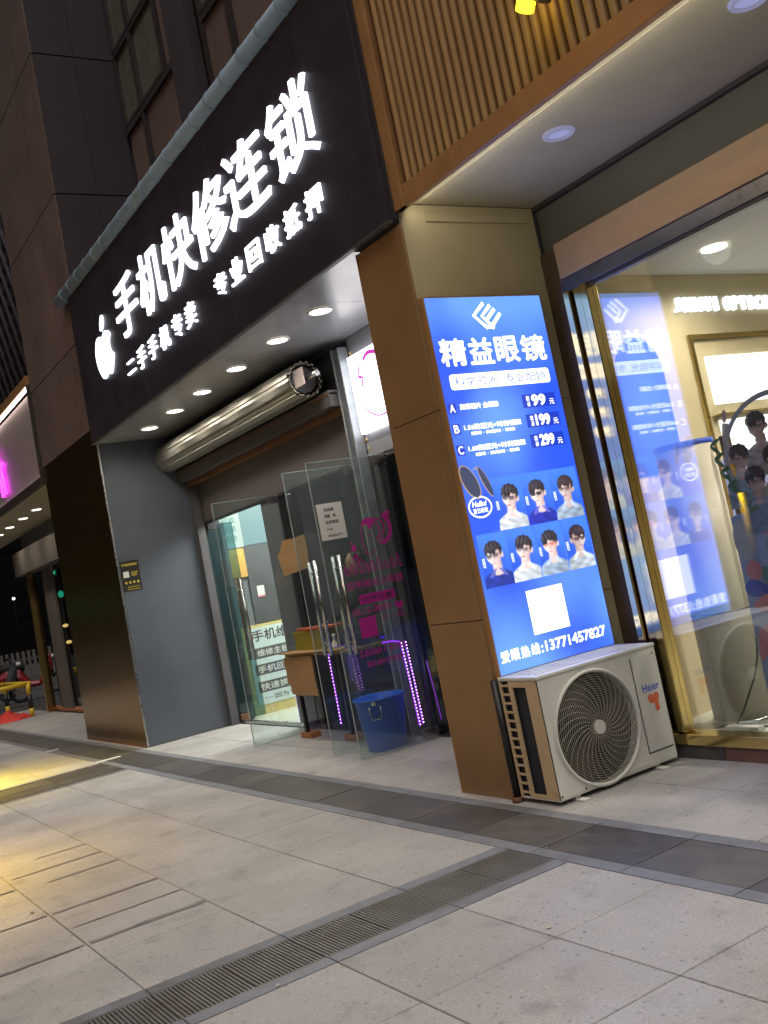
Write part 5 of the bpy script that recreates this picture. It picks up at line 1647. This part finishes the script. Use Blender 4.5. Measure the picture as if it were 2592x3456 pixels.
def scooter(x, y, rz, body, label):
    t = thing('parked_scooter', label, 'scooter', (x, y, 0), 'scooters parked by the road')
    t.rotation_euler = (0, 0, 0)
    cs, sn = math.cos(rz), math.sin(rz)
    def T(a, b_, z):
        return (x + a * cs - b_ * sn, y + a * sn + b_ * cs, z)
    for a in (-.62, .62):
        ring = [T(a + .22 * math.cos(2 * PI * i / 24), 0, .25 + .22 * math.sin(2 * PI * i / 24)) for i in range(24)]
        wh = MB().tube(ring, .045, 8, True).build('wheel', 'rubber', t)
        MB().cyl(T(a, -.03, .25), T(a, .03, .25), .13, seg=16).build('hub', 'steel', wh)
    bd = MB()
    sec = [(-.85, .58, .62, .10), (-.55, .42, .78, .16), (-.2, .34, .74, .17), (.0, .24, .40, .15), (.25, .24, .38, .16), (.42, .30, .80, .16), (.55, .50, .98, .12), (.62, .70, 1.0, .08)]
    vs = []
    for a, z0, z1, w_ in sec:
        vs += [T(a, -w_, z0), T(a, -w_ * 1.1, (z0 + z1) / 2), T(a, -w_ * .7, z1), T(a, w_ * .7, z1), T(a, w_ * 1.1, (z0 + z1) / 2), T(a, w_, z0)]
    fs = [(k * 6 + i, k * 6 + (i + 1) % 6, (k + 1) * 6 + (i + 1) % 6, (k + 1) * 6 + i) for k in range(len(sec) - 1) for i in range(6)] + [tuple(range(5, -1, -1)), tuple(range(len(vs) - 6, len(vs)))]
    bd.add(vs, fs)
    bd.build('bodywork', body, t, .02)
    MB().tube([T(-.75, 0, .80), T(-.45, 0, .83), T(-.1, 0, .79)], [.10, .14, .11], 10).build('saddle', 'rubber', t)
    MB().tube([T(.62, 0, .3), T(.52, 0, .95), T(.48, 0, 1.08)], .03, 8).build('fork', 'black', t)
    MB().tube([T(.40, -.32, 1.10), T(.48, 0, 1.07), T(.40, .32, 1.10)], .02, 8).build('handlebar', 'black', t)
    mb = MB()
    ellipsoid(mb, T(.66, 0, .92), .06, .08, .06, 10, 8)
    mb.build('headlight', 'paper', t)
    MB().box(*sorted((T(-.9, -.08, 0)[0], T(-.86, .08, 0)[0])), *sorted((T(-.9, -.08, 0)[1], T(-.86, .08, 0)[1])), .62, .68).build('tail_light', 'e_redlamp', t)
    return t
scooter(-26.6, 4.65, 1.35, 'scootgrey', 'dark grey scooter partly cut off at the left edge of the picture')
scooter(-28.0, 5.85, 1.2, 'scootred', 'dark red scooter parked behind the yellow barrier')
pk = thing('picket_fence', 'pale picket fence across the dark road', 'fence', (-33, 6, 0))
for i in range(26):
    MB().box(-33.02, -32.98, 4.2 + i * .16, 4.29 + i * .16, 0, 1.15).build('picket', 'picket', pk)
for z in (.25, .85):
    MB().box(-33.05, -33.021, 4.2, 8.3, z, z + .08).build('rail', 'picket', pk)

# ------------------------------------------------------------------ street lights on this side of the road (behind and left of the camera)
sl_ = thing('street_lamp', 'tall street lamp with an orange lit head at the kerb', 'street lamp', (-8.0, -5.6, 0))
MB().cyl((-8, -5.6, 0), (-8, -5.6, 6.4), .08, .05, seg=14).build('pole', 'greydark', sl_)
MB().tube([(-8, -5.6, 6.3), (-8, -5.2, 6.7), (-8, -4.5, 6.8)], .035, 8).build('arm', 'greydark', sl_)
MB().box(-8.12, -7.88, -4.6, -4.1, 6.76, 6.86).build('head', 'greydark', sl_, .02)
MB().box(-8.09, -7.91, -4.55, -4.15, 6.752, 6.758).build('lens', 'e_amber', sl_)
lamp('street_lamp_beam', 'SPOT', (-8, -4.35, 6.72), 330, (1.0, 0.60, 0.28), sl_, spot_size=R(130), spot_blend=.7, shadow_soft_size=.2, aim=(0.15, 0.9, -0.55))
for yx, yy, en, cl, wd in ((-12.0, 1.10, 700, (1.0, 0.70, 0.0), 'nearer the gold column'), (-7.4, -0.05, 520, (1.0, 0.60, 0.02), 'nearer the camera')):
    ys = thing('yellow_lamp', 'hooded lamp post casting yellow light down on the pavement, ' + wd, 'street lamp', (yx, yy, 0), 'hooded yellow pavement lamps')
    MB().cyl((yx, yy, 0), (yx, yy, 1.72), .05, .04, seg=16).build('post', 'black', ys)
    MB().lathe((yx, yy, 0), [(.04, 1.72), (.17, 1.70), (.19, 1.52), (.20, 1.52), (.18, 1.74), (.05, 1.80), (.0, 1.80)], 24).build('hood', 'black', ys)
    MB().cyl((yx, yy, 1.69), (yx, yy, 1.70), .15, seg=20).build('lens', 'e_yellowlamp', ys)
    lamp('yellow_lamp_beam', 'SPOT', (yx, yy + .06, 1.60), en, cl, ys, spot_size=R(130), spot_blend=1.0, shadow_soft_size=.12, aim=(0.02, 0.12, -1))
tl = thing('added_traffic_light', 'unseen green traffic light added for a reflection on the gold column', 'traffic light', (-48, -6, 0))  # out of view, added so its green reflects in the gold column
MB().cyl((-48, -6, 0), (-48, -6, 2.2), .07, seg=10).build('pole', 'black', tl)
MB().box(-48.15, -47.85, -6.15, -5.85, 2.2, 3.3).build('housing', 'black', tl, .02)
for z_, m_ in ((2.42, 'e_green'), (2.75, 'rubber'), (3.08, 'rubber')):
    MB().cyl((-47.85, -6, z_), (-47.80, -6, z_), .13, seg=18).build('signal_lens', m_, tl)
    MB().cyl((-48, -5.85, z_), (-48, -5.80, z_), .13, seg=18).build('signal_lens', m_, tl)
scooter(-33.0, -2.2, .3, 'scootgrey', 'unseen scooter added for the red reflection of its tail light')  # unseen, added in place of car tail lights reflected by the gold column
